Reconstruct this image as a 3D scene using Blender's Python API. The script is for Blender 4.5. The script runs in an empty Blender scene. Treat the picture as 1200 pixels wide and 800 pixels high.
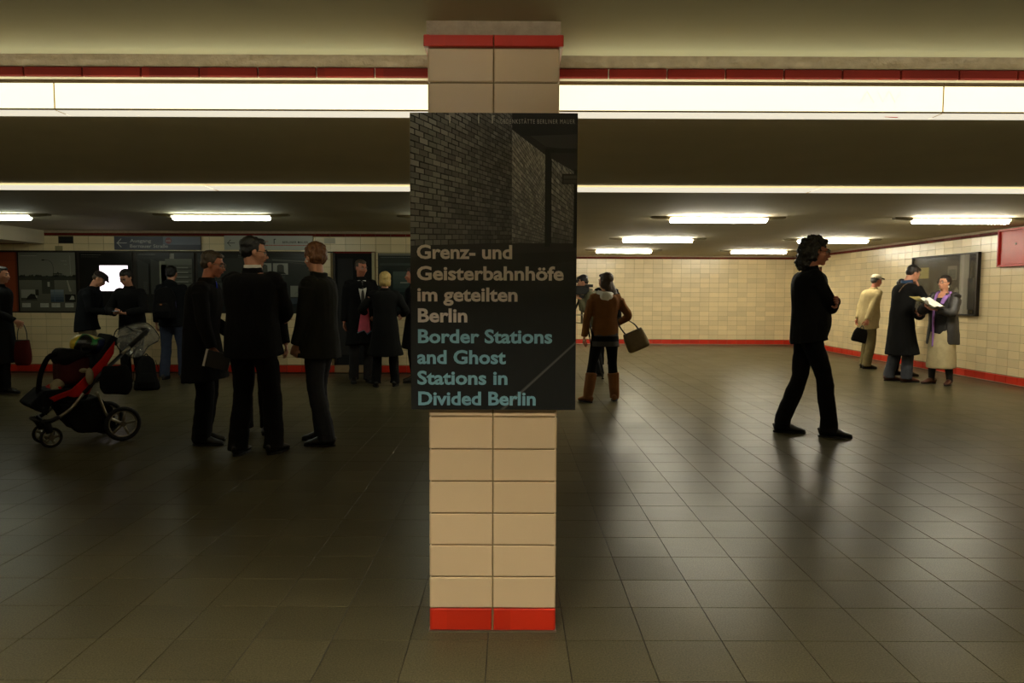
import bpy, bmesh, math, random
import numpy as np
from mathutils import Vector, Matrix, noise
random.seed(7)
S = bpy.context.scene
COL = S.collection
R = math.radians

# ------------------------------------------------------------------ camera, world, exposure
CAMH = 1.331
cam = bpy.data.cameras.new('camera'); cam.sensor_width = 36; cam.lens = 25.806
cam.clip_start = 0.05; cam.clip_end = 100
co = bpy.data.objects.new('camera', cam); COL.objects.link(co); S.camera = co
def _cam():
    p, y, r = 0.06515, 0.00102, 0.00368
    f = Vector((math.sin(y)*math.cos(p), math.cos(y)*math.cos(p), -math.sin(p)))
    rt = Vector((math.cos(y), -math.sin(y), 0)); up = rt.cross(f)
    rr = rt*math.cos(r)+up*math.sin(r); uu = up*math.cos(r)-rt*math.sin(r)
    M = Matrix((rr, uu, -f)).transposed().to_4x4(); M.translation = (0, 0, CAMH); return M
co.matrix_world = _cam()
w = bpy.data.worlds.new('world'); S.world = w; w.use_nodes = True
w.node_tree.nodes['Background'].inputs[0].default_value = (0.02, 0.018, 0.014, 1)
w.node_tree.nodes['Background'].inputs[1].default_value = 0.3
S.view_settings.view_transform = 'Standard'; S.view_settings.look = 'None'
S.view_settings.gamma = 1; S.view_settings.use_curve_mapping = False
S.view_settings.exposure = 0.0
LAMP = 80.0          # fluorescent tubes
LAMP_LEFT = 21.0     # the dim cooler tubes over the left half
LAMP_BACK = 235.0     # tubes behind the photographer
BOX = 1.5          # light boxes along the beam

# ------------------------------------------------------------------ materials
def lin(c):
    return tuple(((v/255)/12.92 if v/255 <= .04045 else ((v/255+.055)/1.055)**2.4) for v in c)
def mat(name, rgb, rough=.6, metal=0, var=0, vscale=20, emit=None, es=0, bump=0, bscale=60, spec=.5, sheen=0, alpha=None, trans=0, stretch=None):
    m = bpy.data.materials.new(name); m.use_nodes = True; nt = m.node_tree; b = nt.nodes['Principled BSDF']
    c = lin(rgb)+(1,)
    b.inputs['Base Color'].default_value = c; b.inputs['Roughness'].default_value = rough
    b.inputs['Metallic'].default_value = metal; b.inputs['Specular IOR Level'].default_value = spec
    b.inputs['Sheen Weight'].default_value = sheen
    if trans: b.inputs['Transmission Weight'].default_value = trans
    if alpha is not None: b.inputs['Alpha'].default_value = alpha
    if emit:
        b.inputs['Emission Color'].default_value = lin(emit)+(1,); b.inputs['Emission Strength'].default_value = es
    if var or bump:
        tc = nt.nodes.new('ShaderNodeTexCoord'); src = tc.outputs['Object']
        if stretch:
            mp = nt.nodes.new('ShaderNodeMapping'); mp.inputs['Scale'].default_value = stretch
            nt.links.new(src, mp.inputs[0]); src = mp.outputs[0]
    if var:
        n = nt.nodes.new('ShaderNodeTexNoise'); n.inputs['Scale'].default_value = vscale; n.inputs['Detail'].default_value = 5
        nt.links.new(src, n.inputs['Vector'])
        mr = nt.nodes.new('ShaderNodeMapRange'); mr.inputs[1].default_value = .25; mr.inputs[2].default_value = .75
        mr.inputs[3].default_value = 1-var; mr.inputs[4].default_value = 1+var
        nt.links.new(n.outputs[0], mr.inputs[0])
        mx = nt.nodes.new('ShaderNodeVectorMath'); mx.operation = 'SCALE'; mx.inputs[0].default_value = c[:3]
        nt.links.new(mr.outputs[0], mx.inputs['Scale']); nt.links.new(mx.outputs[0], b.inputs['Base Color'])
    if bump:
        n = nt.nodes.new('ShaderNodeTexNoise'); n.inputs['Scale'].default_value = bscale; n.inputs['Detail'].default_value = 3
        nt.links.new(src, n.inputs['Vector'])
        bp = nt.nodes.new('ShaderNodeBump'); bp.inputs['Strength'].default_value = bump; bp.inputs['Distance'].default_value = .01
        nt.links.new(n.outputs[0], bp.inputs['Height']); nt.links.new(bp.outputs[0], b.inputs['Normal'])
    return m
def tilemat(name, rgb, scale, off, var=.09, rough=.22, blotch=.08, bscale=3.0, speck=0, rvar=0):
    """glazed tile / terrazzo: tint changes tile by tile through the snapped world position"""
    m = mat(name, rgb, rough); nt = m.node_tree; b = nt.nodes['Principled BSDF']; L = nt.links.new
    g = nt.nodes.new('ShaderNodeNewGeometry')
    a = nt.nodes.new('ShaderNodeVectorMath'); a.operation = 'SUBTRACT'; a.inputs[1].default_value = off
    d = nt.nodes.new('ShaderNodeVectorMath'); d.operation = 'DIVIDE'; d.inputs[1].default_value = scale
    fl = nt.nodes.new('ShaderNodeVectorMath'); fl.operation = 'FLOOR'
    wn = nt.nodes.new('ShaderNodeTexWhiteNoise'); wn.noise_dimensions = '3D'
    L(g.outputs['Position'], a.inputs[0]); L(a.outputs[0], d.inputs[0]); L(d.outputs[0], fl.inputs[0]); L(fl.outputs[0], wn.inputs['Vector'])
    n = nt.nodes.new('ShaderNodeTexNoise'); n.inputs['Scale'].default_value = bscale; n.inputs['Detail'].default_value = 6
    L(g.outputs['Position'], n.inputs['Vector'])
    m1 = nt.nodes.new('ShaderNodeMapRange'); m1.inputs[3].default_value = 1-var; m1.inputs[4].default_value = 1+var
    L(wn.outputs['Value'], m1.inputs[0])
    m2 = nt.nodes.new('ShaderNodeMapRange'); m2.inputs[1].default_value = .15; m2.inputs[2].default_value = .85
    m2.inputs[3].default_value = 1-blotch; m2.inputs[4].default_value = 1+blotch; L(n.outputs[0], m2.inputs[0])
    mu = nt.nodes.new('ShaderNodeMath'); mu.operation = 'MULTIPLY'; L(m1.outputs[0], mu.inputs[0]); L(m2.outputs[0], mu.inputs[1])
    last = mu.outputs[0]
    if speck:
        s = nt.nodes.new('ShaderNodeTexNoise'); s.inputs['Scale'].default_value = 160; s.inputs['Detail'].default_value = 3
        L(g.outputs['Position'], s.inputs['Vector'])
        m3 = nt.nodes.new('ShaderNodeMapRange'); m3.inputs[1].default_value = .3; m3.inputs[2].default_value = .7
        m3.inputs[3].default_value = 1-speck; m3.inputs[4].default_value = 1+speck; L(s.outputs[0], m3.inputs[0])
        mm = nt.nodes.new('ShaderNodeMath'); mm.operation = 'MULTIPLY'; L(last, mm.inputs[0]); L(m3.outputs[0], mm.inputs[1]); last = mm.outputs[0]
    sc = nt.nodes.new('ShaderNodeVectorMath'); sc.operation = 'SCALE'; sc.inputs[0].default_value = lin(rgb)
    L(last, sc.inputs['Scale']); L(sc.outputs[0], b.inputs['Base Color'])
    # roughness differs from tile to tile and in worn patches
    m4 = nt.nodes.new('ShaderNodeMapRange'); m4.inputs[1].default_value = .1; m4.inputs[2].default_value = .9
    m4.inputs[3].default_value = rough-rvar; m4.inputs[4].default_value = rough+rvar
    n2 = nt.nodes.new('ShaderNodeTexNoise'); n2.inputs['Scale'].default_value = 1.7; n2.inputs['Detail'].default_value = 3
    L(g.outputs['Position'], n2.inputs['Vector']); L(n2.outputs[0], m4.inputs[0]); L(m4.outputs[0], b.inputs['Roughness'])
    # every tile leans a hair differently
    vs = nt.nodes.new('ShaderNodeVectorMath'); vs.operation = 'SUBTRACT'; vs.inputs[1].default_value = (.5, .5, .5); L(wn.outputs['Color'], vs.inputs[0])
    v2 = nt.nodes.new('ShaderNodeVectorMath'); v2.operation = 'SCALE'; v2.inputs['Scale'].default_value = .018; L(vs.outputs[0], v2.inputs[0])
    v3 = nt.nodes.new('ShaderNodeVectorMath'); v3.operation = 'ADD'; L(v2.outputs[0], v3.inputs[0]); L(g.outputs['Normal'], v3.inputs[1])
    v4 = nt.nodes.new('ShaderNodeVectorMath'); v4.operation = 'NORMALIZE'; L(v3.outputs[0], v4.inputs[0])
    bp = nt.nodes.new('ShaderNodeBump'); bp.inputs['Strength'].default_value = .12; bp.inputs['Distance'].default_value = .004
    n3 = nt.nodes.new('ShaderNodeTexNoise'); n3.inputs['Scale'].default_value = 14; L(g.outputs['Position'], n3.inputs['Vector'])
    L(n3.outputs[0], bp.inputs['Height']); L(v4.outputs[0], bp.inputs['Normal']); L(bp.outputs[0], b.inputs['Normal'])
    return m
GX, GY = 0.2144, 0.0452
M = {}
M['wall_tile'] = tilemat('cream_wall_tile', (224, 204, 160), (.25, .25, .125), (0, 0, .13), .08, .29, .06)
M['pillar_tile'] = tilemat('cream_pillar_tile', (214, 186, 148), (.245, .245, .1267), (-.315, 2.8, .094), .035, .30, .03)
M['red_tile'] = tilemat('red_glazed_tile', (196, 46, 24), (.25, .25, .2), (0, 0, -.05), .12, .3, .1)
M['dark_red_tile'] = tilemat('darkened_red_tile', (98, 22, 12), (.25, .25, .2), (-.05, 0, -.05), .2, .6, .15)  # red darkened in colour, because the box tops light the beam border too strongly
M['dark_red_tile'].node_tree.nodes['Principled BSDF'].inputs['Specular IOR Level'].default_value = .15
M['floor_tile'] = tilemat('terrazzo_floor_tile', (76, 70, 50), (.3, .3, 1), (GX, GY, -.5), .09, .31, .16, 2.2, .4, .03)
_b = M['floor_tile'].node_tree.nodes['Principled BSDF']; _b.inputs['Specular IOR Level'].default_value = .06; _b.inputs['Specular Tint'].default_value = (1, .91, .72, 1)
M['mortar'] = mat('grey_mortar', (134, 116, 80), .9, var=.2, vscale=30)
M['grout'] = mat('dark_floor_grout', (36, 31, 22), .8, var=.2)
M['ceiling'] = mat('painted_plaster_ceiling', (184, 174, 142), .8, var=.05, vscale=2, bump=.25, bscale=9)
M['beam'] = mat('painted_beam_plaster', (222, 212, 182), .85, var=.04, vscale=3)
M['plaster'] = mat('rough_grey_plaster', (160, 142, 118), .9, var=.18, vscale=24, bump=.8, bscale=40)
M['tan'] = mat('tan_painted_board', (150, 124, 88), .6, var=.1)
M['joint'] = mat('glowing_joint', (186,150,96), .5, emit=(200,160,90), es=.35)  # weak emission put into the joint, which gives no light itself
M['black'] = mat('matt_black', (14, 13, 12), .7)
M['void'] = mat('unlit_void', (8, 8, 8), .9)
M['frame'] = mat('dark_metal_frame', (40, 34, 28), .45, .6)
M['alu'] = mat('brushed_aluminium', (176, 168, 150), .35, .9, var=.08)
M['steel'] = mat('dull_steel', (120, 112, 98), .4, .8)
M['rubber'] = mat('black_rubber', (16, 15, 14), .75, bump=.3, bscale=80)
M['plastic'] = mat('black_plastic', (22, 21, 20), .45)
M['housing'] = mat('lamp_housing_enamel', (128, 116, 88), .5, var=.06)
M['skin'] = mat('skin', (196, 138, 108), .5, var=.06, vscale=30)
M['skin_dark'] = mat('skin_ruddy', (180, 112, 84), .5, var=.07, vscale=30)
M['lips'] = mat('lips', (150, 84, 72), .5)
M['eye_white'] = mat('eye_white', (150, 138, 126), .5); M['iris'] = mat('dark_iris', (34, 24, 18), .2)
M['paper'] = mat('white_paper', (226, 222, 210), .7)
M['glass'] = mat('clear_glass', (235, 240, 238), .03, trans=1, alpha=.18)

# ------------------------------------------------------------------ geometry helpers
def children_add(o, parent):
    o.parent = parent
def V(*a): return np.array(a, float)
class MB:
    def __init__(s): s.v = []; s.f = []; s.m = []
    def add(s, vs, fs, m=0):
        b = len(s.v); s.v += [tuple(map(float, p)) for p in vs]; s.f += [tuple(i+b for i in f) for f in fs]; s.m += [m]*len(fs); return s
    def box(s, lo, hi, m=0):
        x0, y0, z0 = lo; x1, y1, z1 = hi
        return s.add([(x0,y0,z0),(x1,y0,z0),(x1,y1,z0),(x0,y1,z0),(x0,y0,z1),(x1,y0,z1),(x1,y1,z1),(x0,y1,z1)],
              [(0,3,2,1),(4,5,6,7),(0,1,5,4),(1,2,6,5),(2,3,7,6),(3,0,4,7)], m)
    def obox(s, c, ax, ay, az, hx, hy, hz, m=0):
        c, ax, ay, az = map(np.asarray, (c, ax, ay, az)); vs = []
        for k in (-1, 1):
            for i, j in ((-1,-1),(1,-1),(1,1),(-1,1)): vs.append(c+ax*hx*i+ay*hy*j+az*hz*k)
        return s.add(vs, [(0,3,2,1),(4,5,6,7),(0,1,5,4),(1,2,6,5),(2,3,7,6),(3,0,4,7)], m)
    def loft(s, C, RA, RB=None, side=(1,0,0), n=12, m=0, sub=1, power=2.0):
        C = np.array(C, float); RA = np.array(RA, float)*np.ones(len(C)); RB = RA if RB is None else np.array(RB, float)*np.ones(len(C))
        if sub > 1:
            def cr(A):
                A = np.asarray(A, float); out = []
                for i in range(len(A)-1):
                    p0 = A[max(i-1,0)]; p1 = A[i]; p2 = A[i+1]; p3 = A[min(i+2,len(A)-1)]
                    for k in range(sub):
                        t = k/sub; out.append(.5*((2*p1)+(-p0+p2)*t+(2*p0-5*p1+4*p2-p3)*t*t+(-p0+3*p1-3*p2+p3)*t**3))
                out.append(A[-1]); return np.array(out)
            C, RA, RB = cr(C), cr(RA), cr(RB)
        side = np.array(side, float); vs = []; N = len(C); prev = None
        for i in range(N):
            t = C[min(i+1,N-1)]-C[max(i-1,0)]; t /= (np.linalg.norm(t)+1e-9)
            a = (side if prev is None else prev); a = a-t*(a@t)
            if np.linalg.norm(a) < .15: a = np.cross(t, (0.3,1,.2))
            a /= np.linalg.norm(a); b = np.cross(t, a)
            if prev is not None or True: prev = a if abs(side@t) > .85 else None
            for k in range(n):
                th = 2*math.pi*k/n; ct, st = math.cos(th), math.sin(th)
                if power != 2.0:
                    ct = math.copysign(abs(ct)**(2/power), ct); st = math.copysign(abs(st)**(2/power), st)
                vs.append(C[i]+a*RA[i]*ct+b*RB[i]*st)
        fs = []
        for i in range(N-1):
            for k in range(n):
                k2 = (k+1) % n; fs.append((i*n+k, i*n+k2, (i+1)*n+k2, (i+1)*n+k))
        fs.append(tuple(range(n-1,-1,-1))); fs.append(tuple((N-1)*n+k for k in range(n)))
        return s.add(vs, fs, m)
    def ell(s, c, r, ax=None, n=12, m=0):
        c = np.array(c, float); r = np.array(r, float)*np.ones(3); A = np.eye(3) if ax is None else np.array(ax, float)
        vs = []; rings = n//2
        vs.append(c-A[2]*r[2])
        for i in range(1, rings):
            ph = math.pi*i/rings-math.pi/2
            for k in range(n):
                th = 2*math.pi*k/n
                vs.append(c+A[0]*r[0]*math.cos(ph)*math.cos(th)+A[1]*r[1]*math.cos(ph)*math.sin(th)+A[2]*r[2]*math.sin(ph))
        vs.append(c+A[2]*r[2]); fs = []; L = len(vs)-1
        for k in range(n): fs.append((0, 1+(k+1)%n, 1+k))
        for i in range(rings-2):
            for k in range(n):
                a = 1+i*n; fs.append((a+k, a+(k+1)%n, a+n+(k+1)%n, a+n+k))
        a = 1+(rings-2)*n
        for k in range(n): fs.append((a+k, a+(k+1)%n, L))
        return s.add(vs, fs, m)
    def torus(s, c, nrm, R0, r, n=32, k=10, m=0):
        nrm = np.array(nrm, float); nrm /= np.linalg.norm(nrm); u = np.cross(nrm, (0,0,1.)); u /= np.linalg.norm(u); v = np.cross(nrm, u)
        vs = []
        for i in range(n):
            t = 2*math.pi*i/n; rad = u*math.cos(t)+v*math.sin(t)
            for j in range(k):
                q = 2*math.pi*j/k; vs.append(np.array(c)+rad*(R0+r*math.cos(q))+nrm*r*math.sin(q))
        fs = [(i*k+j, i*k+(j+1)%k, ((i+1)%n)*k+(j+1)%k, ((i+1)%n)*k+j) for i in range(n) for j in range(k)]
        return s.add(vs, fs, m)
    def prism(s, pts, ext, m=0):
        """polygon pts (3d) extruded by vector ext"""
        n = len(pts); P = [np.array(p, float) for p in pts]; Q = [p+np.array(ext, float) for p in P]
        return s.add(P+Q, [tuple(range(n-1,-1,-1)), tuple(range(n, 2*n))]+[(i, (i+1)%n, n+(i+1)%n, n+i) for i in range(n)], m)
    def build(s, name, mats, parent=None, smooth=False, bevel=0, kind=None, label=None):
        me = bpy.data.meshes.new(name); me.from_pydata(s.v, [], s.f); me.update()
        if not isinstance(mats, (list, tuple)): mats = [mats]
        for q in mats: me.materials.append(q)
        me.polygons.foreach_set('material_index', s.m)
        bm = bmesh.new(); bm.from_mesh(me); bmesh.ops.recalc_face_normals(bm, faces=bm.faces); bm.to_mesh(me); bm.free()
        if smooth:
            me.polygons.foreach_set('use_smooth', [True]*len(me.polygons))
        o = bpy.data.objects.new(name, me); COL.objects.link(o)
        if parent is not None: o.parent = parent
        if bevel:
            b = o.modifiers.new('bevel', 'BEVEL'); b.width = bevel; b.segments = 2; b.limit_method = 'ANGLE'
        if kind: o['kind'] = kind
        if label: o['label'] = label
        return o
def tag(o, label, cat, group=None):
    o['label'] = label; o['category'] = cat
    if group: o['group'] = group
    return o
def empty(name, loc=(0,0,0), rz=0, label=None, cat=None, group=None):
    o = bpy.data.objects.new(name, None); o.empty_display_size = .1; COL.objects.link(o); o.location = loc; o.rotation_euler = (0,0,rz)
    if label: tag(o, label, cat, group)
    return o
def copy_tree(o, parent=None):
    c = o.copy(); COL.objects.link(c); c.parent = parent
    for ch in list(o.children): copy_tree(ch, c)
    return c
def struct(o): o['kind'] = 'structure'; return o
def text(body, name, m, loc, rot, width=None, height=.05, parent=None, bold=0.0, depth=.0004, space=1.0, align='LEFT'):
    cu = bpy.data.curves.new(name, 'FONT'); cu.body = body; cu.size = 1; cu.offset = bold; cu.space_character = space
    cu.resolution_u = 3; cu.align_x = align
    tmp = bpy.data.objects.new(name, cu); COL.objects.link(tmp)
    dg = bpy.context.evaluated_depsgraph_get(); me = bpy.data.meshes.new_from_object(tmp.evaluated_get(dg))
    bpy.data.objects.remove(tmp); me.name = name
    n = len(me.vertices); a = np.empty(n*3); me.vertices.foreach_get('co', a); a = a.reshape(-1, 3)
    w0 = a[:,0].max()-a[:,0].min(); sy = height/.73; sx = (width/w0) if width else sy
    a[:,0] = (a[:,0]-a[:,0].min())*sx if align == 'LEFT' else a[:,0]*sx
    a[:,1] *= sy
    me.vertices.foreach_set('co', a.ravel()); me.materials.clear(); me.materials.append(m)
    o = bpy.data.objects.new(name, me); COL.objects.link(o); o.location = loc; o.rotation_euler = rot
    if parent: o.parent = parent
    return o
def textwidth(body, bold=0):
    cu = bpy.data.curves.new('m', 'FONT'); cu.body = body; cu.size = 1; cu.offset = bold
    tmp = bpy.data.objects.new('m', cu); COL.objects.link(tmp); bpy.context.view_layer.update(); xs = [c[0] for c in tmp.bound_box]
    bpy.data.objects.remove(tmp); bpy.data.curves.remove(cu); return max(xs)-min(xs)
class Print:
    """flat printed picture: coloured polygons on a plane, thin layers 0.3 mm apart"""
    def __init__(s, o, u, v, w, h):
        s.o, s.u, s.v, s.w, s.h = np.array(o,float), np.array(u,float), np.array(v,float), w, h
        s.n = np.cross(s.u, s.v); s.vs = []; s.fs = []; s.cs = []; s.gain = 1.0
    def clip(s, P):
        for ax, lim, sg in ((0,0,1),(0,s.w,-1),(1,0,1),(1,s.h,-1)):
            out = []
            for i in range(len(P)):
                a, b = P[i-1], P[i]; da = (a[ax]-lim)*sg; db = (b[ax]-lim)*sg
                if (da >= 0) != (db >= 0):
                    t = da/(da-db); out.append((a[0]+(b[0]-a[0])*t, a[1]+(b[1]-a[1])*t))
                if db >= 0: out.append(b)
            P = out
            if len(P) < 3: return []
        return P
    def poly(s, P, c, layer=1):
        P = s.clip([tuple(p) for p in P])
        if len(P) < 3: return
        b = len(s.vs)
        for p in P: s.vs.append(tuple(s.o+s.u*p[0]+s.v*p[1]+s.n*layer*.0003))
        s.fs.append(tuple(range(b, b+len(P)))); s.cs.append([tuple(v*s.gain for v in lin(c))+(1,)]*len(P))
    def rect(s, x0, y0, x1, y1, c, layer=1): s.poly([(x0,y0),(x1,y0),(x1,y1),(x0,y1)], c, layer)
    def grad(s, x0, y0, x1, y1, c0, c1, layer=1, n=8):
        for i in range(n):
            t = (i+.5)/n; s.rect(x0, y0+(y1-y0)*i/n, x1, y0+(y1-y0)*(i+1)/n, tuple(c0[k]+(c1[k]-c0[k])*t for k in range(3)), layer)
    def line(s, pts, wd, c, layer=2):
        for i in range(len(pts)-1):
            a, b = np.array(pts[i], float), np.array(pts[i+1], float); d = b-a; d /= np.linalg.norm(d)+1e-9; q = V(-d[1], d[0])*wd/2
            s.poly([a-q, b-q, b+q, a+q], c, layer)
    def build(s, name, parent, m, label=None):
        me = bpy.data.meshes.new(name); me.from_pydata(s.vs, [], s.fs); me.update()
        at = me.color_attributes.new('Col', 'FLOAT_COLOR', 'CORNER')
        at.data.foreach_set('color', np.array([c for f in s.cs for c in f], dtype=float).ravel())
        me.materials.append(m); o = bpy.data.objects.new(name, me); COL.objects.link(o); o.parent = parent
        if label: o['label'] = label
        return o
def printmat(name, rough=.45):
    m = mat(name, (255,255,255), rough, spec=.2); nt = m.node_tree
    a = nt.nodes.new('ShaderNodeVertexColor'); a.layer_name = 'Col'
    nt.links.new(a.outputs[0], nt.nodes['Principled BSDF'].inputs['Base Color']); return m
M['print'] = printmat('printed_picture', .65); M['print_gloss'] = printmat('printed_picture_under_glass', .2)

# ------------------------------------------------------------------ the setting
X0, XW, YB, YF, YN, ZC = -9.6, 7.472, 12.233, 19.52, -6.0, 2.345
floor = struct(MB().box((X0-.3, YN-.3, -.2), (XW+.3, YF+.3, -.0035)).build('floor', M['grout']))
ceil = struct(MB().box((X0-.3, YN-.3, ZC), (XW+.3, YF+.3, ZC+.2)).build('ceiling', M['ceiling']))
def tile_mesh(name, w, h, t=.006, ch=.0025, gap=.006, m=None):
    b = MB(); x, y = (w-gap)/2, (h-gap)/2
    r0 = [(-x,-y,0),(x,-y,0),(x,y,0),(-x,y,0)]; r1 = [(p[0],p[1],t-ch) for p in r0]
    r2 = [(-x+ch,-y+ch,t),(x-ch,-y+ch,t),(x-ch,y-ch,t),(-x+ch,y-ch,t)]
    fs = []
    for a in (0, 4):
        for i in range(4): fs.append((a+i, a+(i+1)%4, a+4+(i+1)%4, a+4+i))
    fs.append((8,9,10,11)); b.add(r0+r1+r2, fs); return b
def lay(parent, name, spots, w, h, origin, au, av, m, limit=300, t=.006, ch=.0025, gap=.006, skip_single=False):
    """spots: list of (u,v,priority) centres in the plane; the nearest 300 are objects, the rest one stuff mesh"""
    proto = tile_mesh(name, w, h, t, ch, gap)
    o3, u3, v3 = V(*origin), V(*au), V(*av); n3 = np.cross(u3, v3)
    Mx = Matrix((tuple(u3), tuple(v3), tuple(n3))).transposed().to_4x4()
    spots = sorted(spots, key=lambda q: q[2]); me = None
    for i, (u, v, p) in enumerate(spots[:limit]):
        if me is None:
            ob = proto.build(name, m, parent); me = ob.data
        else:
            ob = bpy.data.objects.new(name, me); COL.objects.link(ob); ob.parent = parent
        q = Mx.copy(); q.translation = o3+u3*u+v3*v; ob.matrix_local = q
    rest = spots[limit:]
    if rest:
        b = MB(); P = [V(*p) for p in proto.v]
        for (u, v, p) in rest: b.add([o3+u3*(u+q[0])+v3*(v+q[1])+n3*q[2] for q in P], proto.f)
        ob = b.build(name, m, parent, kind='stuff')
# floor tiles
sp = []
for i in range(-34, 26):
    for j in range(5, 66):
        x, y = GX+.3*(i+.5), GY+.3*(j+.5)
        if x < X0+.1 or x > XW-.1 or y > YF-.1: continue
        if y > YB-.1 and x < .05: continue
        vis = abs(x) < .72*y+.2
        sp.append((x, y, y if vis else 100+y))
lay(floor, 'floor_tile', sp, .3, .3, (0,0,-.0035), (1,0,0), (0,1,0), M['floor_tile'], t=.0035, ch=.0008, gap=.0032)

def wallbox(name, lo, hi): return struct(MB().box(lo, hi).build(name, M['mortar']))
wall_back = wallbox('wall_back', (X0-.3, YB, 0), (.0, YB+.2, ZC))
wall_return = wallbox('wall_return', (-.2, YB+.2, 0), (0, YF, ZC))
wall_far = wallbox('wall_far', (-.2, YF, 0), (XW+.2, YF+.2, ZC))
wall_right = wallbox('wall_right', (XW, YN, 0), (XW+.2, YF, ZC))
wall_left = wallbox('wall_left', (X0-.2, YN, 0), (X0, YB, ZC))
wall_front = struct(MB().box((X0, YN-.2, 0), (XW, YN, ZC)).build('wall_front', M['wall_tile']))
ROWS = 17
def tiles_on(parent, origin, au, u0, u1, av=(0,0,1), holes=(), prio=None):
    n0, n1 = math.ceil(u0/.25-1e-6), math.floor(u1/.25+1e-6); sp = []; base = []; top = []
    for i in range(n0, n1):
        u = .25*(i+.5)
        for k in range(ROWS):
            v = .13+.125*(k+.5)
            if any(a-.02 < u < b+.02 and c < v < d for a, b, c, d in holes): continue
            sp.append((u, v, prio(u, v) if prio else u))
        if not any(a-.02 < u < b+.02 and c < .06 < d for a, b, c, d in holes): base.append((u, .063, prio(u, 0) if prio else u))
        top.append((u, 2.283, u))
    lay(parent, 'wall_tile', sp, .25, .125, origin, au, av, M['wall_tile'], t=.004, ch=.002, gap=.004)
    lay(parent, 'skirting_tile', base, .25, .12, origin, au, av, M['red_tile'], t=.014, ch=.004)
    lay(parent, 'border_tile', top, .25, .045, origin, au, av, M['dark_red_tile'], t=.02, ch=.003)
tiles_on(wall_back, (0, YB, 0), (1,0,0), -9.5, 0, holes=[(-2.93, -2.3, .12, 2.0), (-7.5, -7.25, 2.13, 2.26)],
         prio=lambda u, v: (0 if (v < 1.02 or v > 2) and -8.6 < u < -1.3 else 50)+abs(u+4.5)*.01)
tiles_on(wall_far, (0, YF, 0), (1,0,0), 0.0, 7.5, prio=lambda u, v: -u)
# right wall faces -x: u runs along -y
tiles_on(wall_right, (XW, 0, 0), (0,-1,0), -19.5, -6.5, holes=[(-18.45, -17.75, 0.13, 2.0)], prio=lambda u, v: abs(-u-10.3))
lay(wall_return, 'wall_tile', [(.25*(i+.5), .13+.125*(k+.5), i) for i in range(50, 78) for k in range(ROWS)], .25, .125, (0,0,0), (0,1,0), (0,0,1), M['wall_tile'], limit=0)
lay(wall_left, 'wall_tile', [(.25*(i+.5), .13+.125*(k+.5), i) for i in range(8, 48) for k in range(ROWS)], .25, .125, (X0,0,0), (0,1,0), (0,0,1), M['wall_tile'], limit=0)
# plaster strips above the red border
t1 = struct(MB().box((X0, YB-.012, 2.31), (0, YB, ZC)).build('trim_1', M['plaster']))
t2 = struct(MB().box((0, YF-.012, 2.31), (XW, YF, ZC)).build('trim_2', M['plaster']))
t3 = struct(MB().box((XW-.012, YN, 2.31), (XW, YF, ZC)).build('trim_3', M['plaster']))
t4 = struct(MB().box((XW-.03, YN, 0), (XW, YF, .012)).box((0, YF-.03, 0), (XW, YF, .012)).build('trim_4', M['alu']))
# beam with soffit
BY0, BY1, BZ = 3.22, 5.46, 2.095
beam = struct(MB().box((X0, BY0, BZ+.012), (XW, BY1, ZC)).build('ceiling_beam', M['beam']))
sp = [(-.0875+.25*(i+.5)-.25*0, 2.271, abs(i)) for i in range(-38, 30)]
sp = [q for q in sp if X0 < q[0] < XW and not (-.40 < q[0] < .26)]
sp += []
lay(beam, 'border_tile', sp, .25, .044, (0, BY0, 0), (1,0,0), (0,0,1), M['dark_red_tile'], t=.018, ch=.003)
def plaster_strip(name, x0, x1, y, z0, z1, parent=None):
    b = MB(); n = max(2, int((x1-x0)/.05)); vs = []
    for i in range(n+1):
        x = x0+(x1-x0)*i/n
        for k, z in enumerate((z0, (z0+z1)/2, z1)):
            vs.append((x, y-.012-.006*noise.noise(Vector((x*9, z*30, 1)))*(k < 2), z+(.003*noise.noise(Vector((x*14, 3, 1))) if k == 0 else 0)))
    fs = [(i*3+k, (i+1)*3+k, (i+1)*3+k+1, i*3+k+1) for i in range(n) for k in range(2)]
    b.add(vs, fs); b.box((x0, y-.006, z0), (x1, y, z1)); return b.build(name, M['plaster'], parent, smooth=False)
plaster_strip('plaster_band', X0, -.32, BY0, 2.294, ZC, beam); plaster_strip('plaster_band', .18, XW, BY0, 2.294, ZC, beam)
# lowered soffit along the left side
sf = struct(MB().box((X0, 6.2, 2.125), (-7.72, YB-.02, ZC)).build('ceiling_soffit', M['beam']))
MB().box((X0, YB-.05, 2.118), (-8.05, YB-.02, 2.135)).build('border_strip', M['dark_red_tile'], sf)

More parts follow.
